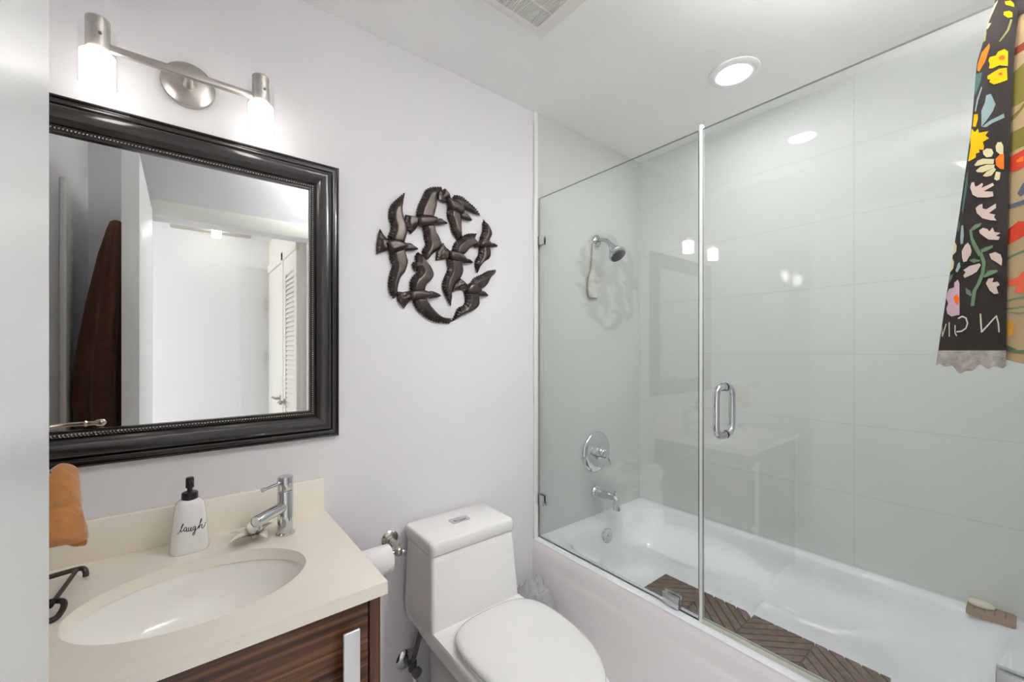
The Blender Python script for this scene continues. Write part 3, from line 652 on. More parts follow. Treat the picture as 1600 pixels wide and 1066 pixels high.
for z in (.74, .43): m.box(hx-.010, hx+.010, ky-.020, ky+.001, z-.008, z+.008)
o = m.build('handle', 'alu', dr); o['label'] = 'pale flat aluminium bar handle'
m = MB(); m.box(kx0+.03, kx1-.03, ky+.06, WY-.03, 0, .04); m.build('plinth', 'black', cab)

# ------------------------------------------------------------------ faucet
fx, fy = .221, 1.292
fc = thing('faucet', (fx, fy, CT), 'chrome single-lever faucet at the right rear of the sink', 'faucet')
MB().lathe([(0, .024), (.003, .0245), (.005, .022), (.006, .0195), (.118, .0195), (.119, .0188)], (fx, fy, CT), (0, 0, 1), 40).build('body', 'chrome', fc)
dd = Vector((-.73, -.68, -.02)).normalized(); s0 = Vector((fx, fy, CT+.077))
spo = MB().lathe([(0, .0145), (.108, .0145), (.110, .0135), (.1105, .0115), (.109, .0110), (.1085, .001)], s0, dd, 32).build('spout', 'chrome', fc)
MB().lathe([(0, .0075), (.012, .0075), (.0125, .006), (.013, .001)], s0+dd*.096+Vector((0, 0, -.011)), (0, 0, -1), 20).build('aerator', 'chrome', spo)
hd = MB(); hd.lathe([(0, .0188), (.002, .0198), (.034, .0198), (.0365, .0185), (.037, .004)], (fx, fy, CT+.122), (0, 0, 1), 40)
hd_o = hd.build('handle', 'chrome', fc)
l0 = Vector((fx-.010, fy-.010, CT+.146)); ld = Vector((-.73, -.68, .02)).normalized()
MB().lathe([(0, .0042), (.062, .0042), (.064, .0052), (.072, .0052), (.073, .004)], l0, ld, 16).build('lever', 'chrome', hd_o)

# ------------------------------------------------------------------ soap dispenser with lettering
bx, by = .012, 1.336
sd = thing('soap_dispenser', (bx, by, CT), 'white ceramic soap bottle with black pump, lettered laugh', 'soap dispenser')
m = MB(); levels = [(0, .0385, .029), (.003, .0405, .031), (.012, .0408, .0312), (.05, .0375, .029), (.09, .0338, .0265), (.112, .0312, .0245), (.122, .0285, .0225), (.129, .0225, .019), (.132, .014, .0135)]
m.loft([sellipse(bx, by, CT+z, hx_, hy_, 2.7, 56) for z, hx_, hy_ in levels])
m.build('bottle', 'porcelain', sd, smooth=60)
def bottle_front(x, z):
    for (z0, a0, b0), (z1, a1, b1) in zip(levels, levels[1:]):
        if z0 <= z-CT <= z1:
            t = (z-CT-z0)/(z1-z0); a = a0+(a1-a0)*t; b = b0+(b1-b0)*t
            q = max(0, 1-abs((x-bx)/a)**2.7)**(1/2.7); return by-b*q
    return by-.03
m = MB()
for st in LAUGH:
    P = smooth_path([(x*.985+.0005, 0, z) for x, z in st], 5)
    P = [Vector((p.x, bottle_front(p.x, p.z)-.0002, p.z)) for p in P]
    m.tube(P, [.00065+.00035*abs(math.sin(i*.6)) for i in range(len(P))], 6)
m.build('lettering', 'ink', sd, smooth=60)
pm = MB(); pm.lathe([(0, .0165), (.001, .0175), (.018, .0172), (.020, .0155), (.0205, .005)], (bx, by, CT+.128), (0, 0, 1), 28)
pmo = pm.build('pump_collar', 'black', sd)
ph = MB(); ph.cyl((bx, by, CT+.147), (bx, by, CT+.160), .0055); ph.lathe([(0, .0075), (.002, .009), (.024, .0088), (.027, .007)], (bx, by, CT+.158), (0, 0, 1), 22)
ph.tube([(bx+.001, by-.004, CT+.176), (bx+.003, by-.020, CT+.176), (bx+.004, by-.030, CT+.169)], .0038, 10)
ph.build('pump_head', 'black', sd)

# ------------------------------------------------------------------ petal ornament beside the faucet
pt = thing('flower_ornament', (.150, 1.305, CT), 'pearly white petal ornament with gold underside lying behind the sink', 'ornament')
def petal(base, tip, width, lift, twist=0):
    b = Vector(base); t = Vector(tip); ax = t-b; L = ax.length; ax.normalize(); side = ax.cross(Vector((0, 0, 1))).normalized(); up = side.cross(ax)
    m = MB(); rows = []
    for i in range(13):
        s = i/12; wd = width*(math.sin(PI*min(1, s**.8)))**.8*.5+.0012
        row = []
        for k in range(9):
            q = k/4-1
            row.append(b+ax*(L*s)+side*(q*wd)+up*(lift*math.sin(PI*s*.9)+.35*wd*q*q+twist*q*s))
        rows.append(row)
    for dz, mi in ((0, 0), (-.0014, 1)):
        m.mi = mi; V = [[m.bm.verts.new(p+Vector((0, 0, dz))) for p in r] for r in rows]
        for a, c in zip(V, V[1:]):
            for k in range(8): m.face((a[k], a[k+1], c[k+1], c[k]))
    o = m.build('petal', ['pearl', 'gold'], pt, smooth=80, recalc=False)
c0 = (.148, 1.302, CT+.010)
for tip, wd, lf in (((.098, 1.352, CT+.012), .024, .006), ((.094, 1.290, CT+.008), .026, .008), ((.172, 1.256, CT+.010), .030, .010),
                    ((.143, 1.335, CT+.034), .026, .008), ((.192, 1.303, CT+.028), .028, .012), ((.196, 1.335, CT+.020), .024, .006)):
    petal(c0, tip, wd, lf)
MB().sphere((.148, 1.302, CT+.0075), .0075, sc=(1, 1, .9)).build('flower_centre', 'pearl', pt)

# ------------------------------------------------------------------ dark wire stand at the left of the counter
ws = thing('wire_stand', (-.23, 1.22, CT), 'dark bronze bent wire stand at the left end of the counter', 'stand')
m = MB(); z1 = CT+.022
m.tube(smooth_path([(-.300, 1.295, z1), (-.24, 1.308, z1), (-.19, 1.320, z1), (-.176, 1.318, z1-.001), (-.171, 1.310, z1-.008), (-.171, 1.308, CT+.006)], 5), .0052, 10)
m.build('rear_rod', 'bronze', ws)
m = MB(); m.tube([(-.186, 1.315, z1), (-.199, 1.160, z1)], .0042, 10); m.build('cross_rod', 'bronze', ws)
m = MB(); m.tube(smooth_path([(-.30, 1.178, z1), (-.215, 1.182, z1), (-.190, 1.176, z1), (-.181, 1.162, z1-.002), (-.182, 1.145, z1-.009), (-.192, 1.136, CT+.006), (-.23, 1.133, CT+.0055)], 5), .0052, 10)
m.build('front_rod', 'bronze', ws)
m = MB(); m.tube(smooth_path([(-.300, 1.295, z1), (-.312, 1.29, z1-.002), (-.318, 1.28, CT+.006), (-.318, 1.19, CT+.006), (-.312, 1.178, z1-.002), (-.300, 1.175, z1)], 5), .005, 10)
m.build('end_rod', 'bronze', ws)

# ------------------------------------------------------------------ towel arms and washcloth on the left wall
ta = thing('towel_rail', (XL, 1.12, 1.13), 'antique nickel double-arm towel rail on the left wall by the mirror', 'towel rail')
MB().lathe([(0, .026), (.004, .027), (.008, .022), (.013, .012), (.03, .010)], (XL, 1.12, 1.13), (1, 0, 0), 28).build('wall_rose', 'antique', ta)
def arm(y, z, xe):
    m = MB(); m.tube(smooth_path([(XL+.02, 1.12, 1.13), (XL+.05, (1.12+y)/2, (1.13+z)/2), (XL+.09, y, z), (xe-.045, y, z)], 5), .0065, 12)
    m.lathe([(0, .0065), (.004, .010), (.008, .0065), (.022, .006), (.030, .0105), (.038, .0115), (.044, .009), (.048, .003)], (xe-.047, y, z), (1, 0, 0), 18)
    m.build('arm', 'antique', ta)
arm(1.085, 1.140, -.186); arm(1.172, 1.108, -.190)
wc = MB(); loops = []
# thick folded cloth: inverted U along the arm, a fat rolled front flap, rounded off at its free end
prof_ = smooth_path([(-.012, -.126, 0), (-.030, -.128, 0), (-.041, -.108, 0), (-.037, -.078, 0), (-.031, -.052, 0), (-.036, -.022, 0), (-.034, .004, 0), (-.020, .026, 0), (0, .033, 0), (.018, .028, 0), (.029, .010, 0), (.030, -.03, 0), (.028, -.08, 0), (.024, -.128, 0), (.014, -.135, 0), (.006, -.10, 0), (.004, -.045, 0), (-.001, -.020, 0), (-.006, -.05, 0), (-.006, -.10, 0)], 4)
NX = 34
for i in range(NX):
    s = i/(NX-1); x = -.285+.134*s; L = []
    e = math.sqrt(max(.015, 1-max(0, (s-.48)/.52)**2.2))
    for k, p_ in enumerate(prof_):
        dy, dz = p_.x, p_.y; low = max(0, min(1, -dz/.10))
        wr = mnoise.noise(Vector((x*38, dy*24, dz*70)))*.006+mnoise.noise(Vector((x*90, dz*150, 3)))*.0022*low
        pinch = math.exp(-((dz+.055)/.020)**2)
        front = 1 if k < len(prof_)*.45 else 0
        zz = dz*(1-.07*s*front+.03*math.sin(s*8)) if dz < 0 else dz*(.6+.4*e)
        zz -= .017*((s-.80)/.20)**2*(1-low) if s > .6 else .017*(1-low)
        xx = x+(.003*low*s**2*front)-(.010*pinch*s**3)-.012*(s**4)*(1-low)
        crease = .0042*math.sin(dz*420+x*60)*pinch*s*front
        L.append((xx+wr*.7+crease*.6, 1.172+dy*(e*.72+.28)*(1-.12*pinch)+wr-crease, 1.108+zz+wr*.6))
    loops.append(L)
wc.loft(loops)
settings(wc.build('washcloth', 'terry_orange', None, smooth=80, loc=(-.20, 1.172, 1.0), subsurf=1), 'orange terry washcloth draped over the towel rail beside the mirror', 'washcloth')

# brown bath towel on the back of the door
bt = MB(); loops = []
for z, cx_, cy_, hx_, hy_ in ((1.905, -.222, .44, .012, .014), (1.895, -.222, .44, .022, .03), (1.86, -.224, .44, .030, .045), (1.75, -.232, .44, .045, .07), (1.55, -.247, .44, .060, .095), (1.35, -.262, .44, .073, .11), (1.15, -.268, .44, .079, .12), (1.00, -.262, .44, .070, .115), (.90, -.255, .44, .062, .11)):
    L = []
    for i in range(72):
        t = 2*PI*i/72; f = 1+min(1, (1.92-z)/.25)*(.13*math.sin(5*t+z*1.2)+.08*math.sin(9*t+1.3-z*2))
        L.append((max(-.352, min(-.186, cx_+hx_*f*math.cos(t))), cy_+hy_*f*math.sin(t), z+(.02*math.sin(3*t) if z < 1.0 else 0)))
    loops.append(L)
bt.loft(loops)
settings(bt.build('bath_towel', 'terry_brown', None, smooth=80, loc=(-.25, .44, .9)), 'brown bath towel hanging behind the open door, seen in the mirror', 'towel')

# ------------------------------------------------------------------ toilet
TX = .800
tl = thing('toilet', (TX, 1.0, 0), 'white one-piece toilet with closed lid between the vanity and the tub', 'toilet')
def egg(cx, yb, yf, hw, z, nb=5.0, nf=2.1, seg=64, ym=None):
    """Outline squarish at the back (yb) and rounded at the front (yf)."""
    ym = yf+(yb-yf)*.52 if ym is None else ym; L = []
    for i in range(seg):
        t = 2*PI*i/seg; c, s_ = math.cos(t), math.sin(t)
        n = nb if s_ > 0 else nf; hy = yb-ym if s_ > 0 else ym-yf
        L.append((cx+hw*math.copysign(abs(c)**(2/n), c), ym+hy*math.copysign(abs(s_)**(2/n), s_), z))
    return L
m = MB()
m.loft([egg(TX, 1.395, .80, .112, 0), egg(TX, 1.397, .79, .115, .02), egg(TX, 1.40, .765, .114, .16), egg(TX, 1.40, .72, .118, .25), egg(TX, 1.40, .685, .132, .32),
        egg(TX, 1.402, .655, .158, .365), egg(TX, 1.404, .636, .176, .39), egg(TX, 1.404, .630, .181, .405), egg(TX, 1.404, .628, .182, .442), egg(TX, 1.402, .634, .177, .450)])
m.build('bowl', 'porcelain', tl, smooth=50)
def tank_loop(x0, x1, y0, y1, z, r): return rrect(x0, x1, y0, y1, z, r, 8)
m = MB()
m.loft([tank_loop(.640, .960, 1.22, 1.39, .385, .03), tank_loop(.622, .978, 1.194, 1.400, .41, .024), tank_loop(.618, .981, 1.187, 1.402, .452, .016), tank_loop(.620, .979, 1.189, 1.404, .47, .014), tank_loop(.628, .968, 1.204, 1.404, .66, .014), tank_loop(.629, .967, 1.206, 1.404, .681, .014), tank_loop(.631, .965, 1.208, 1.402, .6825, .014)])
m.build('tank', 'porcelain', tl, smooth=50)
m = MB()
m.loft([tank_loop(.650, .946, 1.226, 1.390, .6822, .012), tank_loop(.650, .946, 1.226, 1.390, .6872, .012), tank_loop(.627, .969, 1.203, 1.408, .6872, .014), tank_loop(.625, .971, 1.201, 1.410, .689, .016), tank_loop(.624, .966, 1.197, 1.410, .724, .018), tank_loop(.626, .963, 1.200, 1.408, .7305, .019), tank_loop(.630, .958, 1.204, 1.403, .733, .019)])
lid = m.build('tank_lid', 'porcelain', tl, smooth=50)
m = MB(); m.loft([rrect(.757, .833, 1.290, 1.332, z, .010) for z in (.7325, .7350)]+[rrect(.759, .831, 1.292, 1.330, .7362, .009)])
fb = m.build('button_plate', 'chrome', lid)
m = MB(); m.loft([sellipse(.797, 1.311, .736, .027, .0135, 2.4, 40), sellipse(.797, 1.311, .7385, .027, .0135, 2.4, 40), sellipse(.797, 1.311, .7395, .024, .011, 2.4, 40)])
m.build('flush_button', 'chrome', lid)
S_ = .808
def lidloop(d, z): return egg(S_, 1.150-d, .680+d, .178-d, z, nb=3.2, nf=2.05, ym=.97)
m = MB(); m.loft([lidloop(.006, .4505), lidloop(.003, .453), lidloop(.003, .459), lidloop(.006, .4615)])
m.build('seat', 'porcelain', tl, smooth=50)
m = MB()
m.loft([lidloop(.005, .463), lidloop(.001, .466), lidloop(0, .473), lidloop(.004, .4795), lidloop(.014, .4835), lidloop(.045, .4865), lidloop(.11, .488)])
m.build('seat_lid', 'porcelain', tl, smooth=60)

# water supply
sv = thing('supply_valve', (.636, WY, .225), 'chrome and grey water supply valve with hose beside the toilet', 'valve')
MB().lathe([(0, .034), (.003, .035), (.008, .030), (.012, .014)], (.636, WY, .225), (0, -1, 0), 28).build('wall_plate', 'chrome', sv)
m = MB(); m.cyl((.636, WY-.01, .225), (.640, WY-.045, .225), .0095); m.lathe([(0, .015), (.03, .015)], (.645, WY-.045, .207), (0, 0, 1), 16)
m.build('valve_body', 'rubber', sv)
m = MB(); m.lathe([(0, .007), (.012, .007), (.013, .018), (.026, .018), (.028, .012)], (.645, WY-.055, .215), (.15, -1, -.1), 12).build('valve_knob', 'rubber', sv)
MB().tube(smooth_path([(.645, WY-.045, .235), (.658, WY-.046, .275), (.668, WY-.050, .315), (.672, WY-.055, .345)], 5), .009, 12).build('hose', 'rubber', sv)
m = MB(); m.tube(smooth_path([(.645, WY-.045, .208), (.652, WY-.05, .17), (.664, WY-.055, .12), (.67, WY-.06, .05), (.67, WY-.062, .0)], 5), .0085, 10).build('pipe', 'chrome', sv)

# ------------------------------------------------------------------ toilet paper
th = thing('paper_holder', (.576, WY, .681), 'antique nickel toilet paper holder on the wall between vanity and toilet', 'paper holder')
MB().lathe([(0, .030), (.004, .031), (.008, .026), (.011, .020), (.015, .019), (.018, .012), (.04, .009)], (.578, WY, .682), (0, -1, 0), 32).build('wall_rose', 'antique', th)
m = MB(); m.tube(smooth_path([(.578, WY-.03, .682), (.580, WY-.055, .680), (.577, 1.360, .672), (.575, 1.352, .669)], 5), .0105, 14)
m.sphere((.577, 1.352, .668), .0165); m.sphere((.590, 1.345, .664), .0125)
m.build('post', 'antique', th)
MB().cyl((.575, 1.352, .668), (.400, 1.352, .668), .0065).build('spindle', 'antique', th)
m = MB()
prof_o = [(0, .020), (0, .0450), (.003, .0460), (.097, .0460), (.10, .0450), (.10, .020)]
o = Vector((.445, 1.352, .6545)); L = [[(o.x+d, o.y+r*math.cos(2*PI*i/44), o.z+r*math.sin(2*PI*i/44)) for i in range(44)] for d, r in prof_o]
m.loft(L+[L[0]], False, False)
m.tube([(o.x+.001, o.y+.0455, o.z), (o.x+.002, o.y+.0457, o.z-.001)], .0003, 4)
settings(m.build('toilet_paper', 'paper', None, loc=tuple(o)), 'white toilet paper roll sticking out behind the counter corner', 'toilet paper')

# crumpled clear bag behind the toilet
bgm = MB(); rr = bmesh.ops.create_icosphere(bgm.bm, subdivisions=5, radius=1)
for v in rr['verts']:
    p = v.co.copy(); f = 1+.20*mnoise.noise(p*2.2)+.14*mnoise.noise(p*5+Vector((3, 1, 2)))+.15*abs(mnoise.noise(p*9))
    q = p*f; v.co = Vector((1.145+q.x*.105, 1.305+q.y*.085, max(.004, .20+q.z*.178)))
    v.co.x = min(v.co.x, 1.250); v.co.y = min(v.co.y, 1.418)
    if v.co.x < .99: v.co.x = .99
pb = bgm.build('plastic_bag', 'bag', None, smooth=60, loc=(1.125, 1.315, 0))
settings(pb, 'crumpled clear plastic bag on the floor between toilet and tub', 'plastic bag')
bg_in = MB(); rr = bmesh.ops.create_icosphere(bg_in.bm, subdivisions=4, radius=1)
for v in rr['verts']:
    p = v.co.copy(); f = 1+.25*mnoise.noise(p*3)
    q = p*f; v.co = Vector((1.15+q.x*.045, 1.275+q.y*.035, max(.012, .16+q.z*.14)))
bi = bg_in.build('dark_contents', 'rubber', pb, smooth=60)

# ------------------------------------------------------------------ bathtub
RIM = .490; tx0, tx1, ty0, ty1 = 1.258, XR-.001, YF+.001, WY-.001
tb = thing('bathtub', (1.68, .68, 0), 'white alcove bathtub with a plain apron behind the glass screen', 'bathtub')
m = MB(); N = 96
bcx, bcy = 1.690, .685
def tubloop(hx_, hy_, z, n, cx=bcx, cy=bcy): return sellipse(cx, cy, z, hx_, hy_, n, N)
def onrect(p, x0, x1, y0, y1, z):
    dx, dy = p[0]-bcx, p[1]-bcy; k = min((x1-bcx)/dx if dx > 0 else ((x0-bcx)/dx if dx < 0 else 1e9), (y1-bcy)/dy if dy > 0 else ((y0-bcy)/dy if dy < 0 else 1e9))
    return (bcx+dx*k, bcy+dy*k, z)
top = tubloop(.372, .660, RIM, 8)
outer = [onrect(p, tx0, tx1, ty0, ty1, RIM) for p in top]
for X, Y in ((tx0, ty0), (tx1, ty0), (tx1, ty1), (tx0, ty1)):
    j = min(range(N), key=lambda i: abs(outer[i][0]-X)+abs(outer[i][1]-Y)); outer[j] = (X, Y, RIM)
loops = [outer, top, tubloop(.367, .655, RIM-.004, 8), tubloop(.361, .648, RIM-.014, 7.5), tubloop(.350, .638, RIM-.05, 6),
         tubloop(.338, .625, RIM-.085, 4.8), tubloop(.312, .602, RIM-.110, 3.3, cy=bcy+.01), tubloop(.272, .585, RIM-.135, 3.0, cy=bcy+.02), tubloop(.242, .565, RIM-.175, 3.4, cx=bcx-.01, cy=bcy+.03),
         tubloop(.226, .545, RIM-.22, 4, cx=bcx-.018, cy=bcy+.04), tubloop(.212, .525, RIM-.243, 4.2, cx=bcx-.022, cy=bcy+.045), tubloop(.19, .50, RIM-.250, 4.2, cx=bcx-.022, cy=bcy+.045), tubloop(.05, .3, RIM-.252, 4.2, cx=bcx-.022, cy=bcy+.045)]
rings = m.loft(loops, False, True)
m.build('basin', 'acrylic', tb, smooth=70, recalc=False)
# apron with rolled top edge and a shallow recessed field
m = MB(); sec = [(tx0+.010, RIM+.0005), (tx0+.003, RIM-.003), (tx0, RIM-.010), (tx0, RIM-.05), (tx0, 0), (tx0+.02, 0), (tx0+.02, RIM-.02)]
ys = [ty0, ty1]
m.loft([[(x, y, z) for x, z in sec] for y in ys])
m.build('apron', 'apron', tb, smooth=40)
m = MB()
def arect(d, x): return [(x, y, z) for y, z, _ in [(q[0], q[1], 0) for q in rrect(ty0+.05+d, ty1-.05-d, .04+d, RIM-.07-d, 0, .05, 6)]]
m.loft([arect(d, tx0+.0008-.0032*(.5-.5*math.cos(PI*d/.05))) for d in (0, .01, .02, .03, .04, .05)], False, True)
m.build('apron_panel', 'apron', tb, smooth=60)
m = MB(); m.lathe([(0, .036), (.006, .037), (.010, .033), (.011, .004)], (1.655, 1.318, .432), (0, -1, .12), 32)
m.lathe([(.0105, .005), (.014, .004)], (1.655, 1.318, .432), (0, -1, .12), 12)
m.build('overflow_plate', 'chrome', tb)

# ------------------------------------------------------------------ shower fittings on the tiled back wall
sh = thing('overhead_shower', (1.708, WY, 1.935), 'chrome shower head on a short curved arm high on the tiled wall', 'shower head')
MB().lathe([(0, .031), (.004, .032), (.012, .026), (.016, .014)], (1.708, WY, 1.937), (0, -1, 0), 32).build('wall_flange', 'chrome', sh)
MB().tube(smooth_path([(1.708, WY-.01, 1.938), (1.708, WY-.04, 1.936), (1.709, WY-.075, 1.920), (1.710, WY-.098, 1.893)], 6), .0105, 16).build('arm', 'chrome', sh)
ax = Vector((.02, -.60, -.80)).normalized(); p0 = Vector((1.710, WY-.092, 1.899))
MB().lathe([(0, .014), (.012, .016), (.022, .020), (.045, .034), (.058, .043), (.062, .0415), (.065, .0445), (.078, .0445), (.081, .041)], p0, ax, 40).build('head', 'chrome', sh)
MB().lathe([(.080, .0385), (.084, .0375), (.0845, .004)], p0, ax, 36).build('spray_face', 'rubberhead', sh)
br = MB(); prof_b = [(1.915, .0065), (1.88, .006), (1.84, .0068), (1.80, .0095), (1.775, .016), (1.755, .028), (1.735, .037), (1.71, .041), (1.66, .039), (1.638, .034), (1.632, .025)]
br.loft([sellipse(1.669, WY-.013, z, r, min(.009, r), 2.3, 28) for z, r in prof_b])
settings(br.build('bath_brush', 'brushwood', None, smooth=60, loc=(1.669, WY-.013, 1.63)), 'pale long-handled bath brush hanging below the shower arm', 'bath brush')

sv2 = thing('shower_valve', (1.705, WY, .822), 'round chrome shower valve plate with a lever on the tiled wall', 'shower valve')
MB().lathe([(0, .104), (.004, .106), (.010, .103), (.016, .092), (.019, .070), (.020, .040), (.021, .012)], (1.705, WY, .822), (0, -1, 0), 64).build('wall_plate', 'chrome', sv2)
hm = MB(); hm.lathe([(0, .030), (.018, .029), (.022, .024), (.030, .0235), (.034, .026), (.055, .025), (.060, .019), (.061, .004)], (1.705, WY-.018, .822), (0, -1, 0), 32)
hmo = hm.build('handle', 'chrome', sv2)
MB().tube([(1.712, WY-.066, .815), (1.730, WY-.068, .792), (1.748, WY-.066, .765)], [.0085, .0075, .006], 14).build('lever', 'chrome', hmo)

ts = thing('tub_spout', (1.703, WY, .612), 'chrome tub spout with diverter knob below the shower valve', 'tub spout')
MB().lathe([(0, .030), (.006, .031), (.012, .026)], (1.703, WY, .612), (0, -1, 0), 32).build('wall_flange', 'chrome', ts)
m = MB(); m.tube(smooth_path([(1.703, WY-.005, .612), (1.704, WY-.06, .611), (1.705, WY-.110, .608), (1.705, WY-.132, .598), (1.705, WY-.138, .580), (1.705, WY-.138, .556)], 6), [.0225]*16+[.021]*15, 20)
m.build('spout', 'chrome', ts, smooth=50)
MB().lathe([(0, .005), (.014, .005), (.015, .008), (.022, .0075), (.024, .003)], (1.705, WY-.128, .624), (0, 0, 1), 16).build('diverter_knob', 'chrome', ts)

# ------------------------------------------------------------------ glass screen
GX0, GX1, GZ = 1.294, 1.303, 2.066
def pane(y0, y1, z0, z1):
    m = MB(); m.box(GX0, GX1, y0, y1, z0, z1)
    for f in m.bm.faces:
        f.material_index = 0 if abs(f.normal.x) > .5 else 1
    return m
m = pane(.664, WY-.003, RIM, GZ); m.bm.normal_update()
fp = thing('fixed_glass_panel', (1.30, 1.05, RIM), 'fixed frameless glass panel of the tub screen, against the back wall', 'glass panel')
for f in m.bm.faces: f.material_index = 0 if abs(f.normal.x) > .5 else 1
m.build('glass_pane', ['glass', 'glass_edge'], fp, smooth=0)
def clamp(parent, y0, y1, z0, z1):
    m = MB(); m.box(GX0-.008, GX0-.0005, y0, y1, z0, z1, bev=.0012); m.box(GX1+.0005, GX1+.008, y0, y1, z0, z1, bev=.0012)
    m.build('clamp', 'chrome', parent)
clamp(fp, WY-.042, WY-.002, 1.846, 1.888); clamp(fp, WY-.042, WY-.002, .642, .690); clamp(fp, .728, .786, RIM+.002, RIM+.042)
gd = thing('glass_door', (1.30, .3, RIM), 'hinged frameless glass door of the tub screen with a chrome pull', 'glass door')
m = pane(YF+.006, .650, RIM+.012, GZ); m.bm.normal_update()
for f in m.bm.faces: f.material_index = 0 if abs(f.normal.x) > .5 else 1
m.build('glass_pane', ['glass', 'glass_edge'], gd, smooth=0)
m = MB(); m.box(GX0-.003, GX1+.003, .6505, .6585, RIM+.002, GZ+.014)
m.build('edge_seal', 'seal', gd)
m = MB(); m.box(GX0-.004, GX1+.004, YF+.006, .650, RIM+.001, RIM+.0115); m.build('bottom_sweep', 'sweep', gd)
hy = .584
m = MB()
for sx, gx in ((-1, GX0), (1, GX1)):
    r_ = .028
    pts = [(gx, hy, 1.246), (gx+sx*.018, hy, 1.246)]
    pts += [(gx+sx*(.020+r_*math.sin(a)), hy, 1.246-r_+r_*math.cos(a)) for a in (.3, .6, .9, 1.2, 1.57)]
    pts += [(gx+sx*(.020+r_*math.cos(a)), hy, 1.100+r_-r_*math.sin(a)) for a in (0, .35, .65, .95, 1.27)]
    pts += [(gx+sx*.018, hy, 1.100), (gx, hy, 1.100)]
    m.tube(pts, .0098, 18)
    for z in (1.246, 1.100): m.cyl((gx, hy, z), (gx+sx*.006, hy, z), .0135)
m.build('pull_handle', 'chrome', gd, smooth=50)
for z0, z1 in ((.63, .712), (1.80, 1.882)):
    m = MB(); m.box(GX0-.010, GX0-.0005, YF+.001, .043, z0, z1, bev=.001); m.box(GX1+.0005, GX1+.010, YF+.001, .043, z0, z1, bev=.001)
    m.build('hinge', 'chrome', gd)

# ------------------------------------------------------------------ teak mat in the tub: panels of slanting slats
bmz0, bmz1 = .2405, .265
mt = thing('bath_mat', (1.66, .7, bmz0), 'brown teak slat mat in zigzag panels on the tub floor', 'bath mat')
px0, px1 = 1.470, 1.845; edges = [1.110, .906, .711, .499, .287]
def clip_poly(P, x0, x1, y0, y1):
    for ax_, lim, sg in ((0, x0, 1), (0, x1, -1), (1, y0, 1), (1, y1, -1)):
        out = []
        for i in range(len(P)):
            a, b = P[i-1], P[i]; ia = sg*(a[ax_]-lim) >= 0; ib = sg*(b[ax_]-lim) >= 0
            if ia != ib:
                t = (lim-a[ax_])/(b[ax_]-a[ax_]); out.append((a[0]+(b[0]-a[0])*t, a[1]+(b[1]-a[1])*t))
            if ib: out.append(b)
        P = out
        if not P: return P
    return P
for pi_, (ya, yb_) in enumerate(zip(edges, edges[1:])):
    m = MB(); cxm, cym = (px0+px1)/2, (ya+yb_)/2; sgn = -1 if pi_ % 2 == 0 else 1
    d = Vector((1, sgn)).normalized(); n_ = Vector((-d.y, d.x))
    for k in range(-9, 10):
        c = Vector((cxm, cym))+n_*(k*.0335); w2 = .0140
        P = [tuple(c+d*.5+n_*w2), tuple(c-d*.5+n_*w2), tuple(c-d*.5-n_*w2), tuple(c+d*.5-n_*w2)]
        P = clip_poly(P, px0+.001, px1-.001, yb_+.0015, ya-.0015)
        if len(P) < 3: continue
        area = abs(sum(P[i-1][0]*P[i][1]-P[i][0]*P[i-1][1] for i in range(len(P))))/2
        if area < 2e-4: continue
        m.loft([[(x, y, z) for x, y in P] for z in (bmz0+.008, bmz1)])
    m.box(px0+.02, px0+.04, yb_+.002, ya-.002, bmz0, bmz0+.009); m.box(px1-.04, px1-.02, yb_+.002, ya-.002, bmz0, bmz0+.009); m.box(cxm-.01, cxm+.01, yb_+.002, ya-.002, bmz0, bmz0+.009)
    m.build('slat_panel', 'teak', mt, smooth=20)

# soap dish and soap on the rim
m = MB(); dz0 = RIM+.0005
dish = [rrect(2.020, 2.098, .026, .132, z, .010) for z in (dz0, dz0+.014)]+[rrect(2.0215, 2.0965, .0275, .1305, dz0+.0155, .010)]
m.loft(dish)
sdh = m.build('soap_dish', 'bamboo', None, loc=(2.06, .08, dz0)); settings(sdh, 'small slotted wooden soap dish on the tub corner rim', 'soap dish')
m = MB()
for y in (.048, .070, .092, .114): m.box(2.034, 2.088, y-.0012, y+.0012, dz0+.0154, dz0+.0163)
m.build('slots', 'black', sdh, smooth=0)
m = MB(); m.loft([sellipse(2.076, .100, dz0+.0165+z, .021*f, .030*f, 2.4, 32) for z, f in ((0, .85), (.003, .98), (.008, 1), (.013, .92), (.016, .7), (.017, .3))])
settings(m.build('soap_bar', 'soap', None, smooth=70, loc=(2.076, .10, dz0+.0165)), 'small cream oval soap lying on the wooden soap dish', 'soap')

# ------------------------------------------------------------------ printed cloth over the glass door
ce = [(Vector(a), Vector(b)) for a, b in CLOTH_EDGES]
VK = [0, 100/550, 200/550, 330/550, 470/550, 1.0]
def edge_at(b):
    b = max(0, b)
    for i in range(5):
        if b <= VK[i+1] or i == 4:
            t = (b-VK[i])/(VK[i+1]-VK[i]); return ce[i][0].lerp(ce[i+1][0], t), ce[i][1].lerp(ce[i+1][1], t)
def dark(a, b, off=0):
    L, R = edge_at(b); p = L.lerp(R, a)
    amp = min(1, b*1.5+.1)
    p = p+Vector((-.006*math.sin(a*PI)*amp-.004*math.sin(a*7+b*2)*amp, 0, 0)); p.x -= off
    return p
def beige(a, b, off=0):
    L, R = edge_at(b); y = R.y+.010+(-.050-R.y-.010)*a
    x = R.x+.010-.030*math.sin(min(1, a*1.6)*PI*.62)*min(1, b*1.2+.35)+.006*math.sin(a*9)
    return Vector((x-off, y, R.z-(.012+.03*a)*max(0, (b-.9)/.1)))
names = sorted({c for _, c, _ in PRINT})
mats = ['cloth_dark', 'cloth_beige', 'hem']+['print_'+c for c in names]
ft = thing('printed_towel', (1.27, .04, 1.3), 'black and cream flower-printed cloth towel hung over the glass door', 'towel')
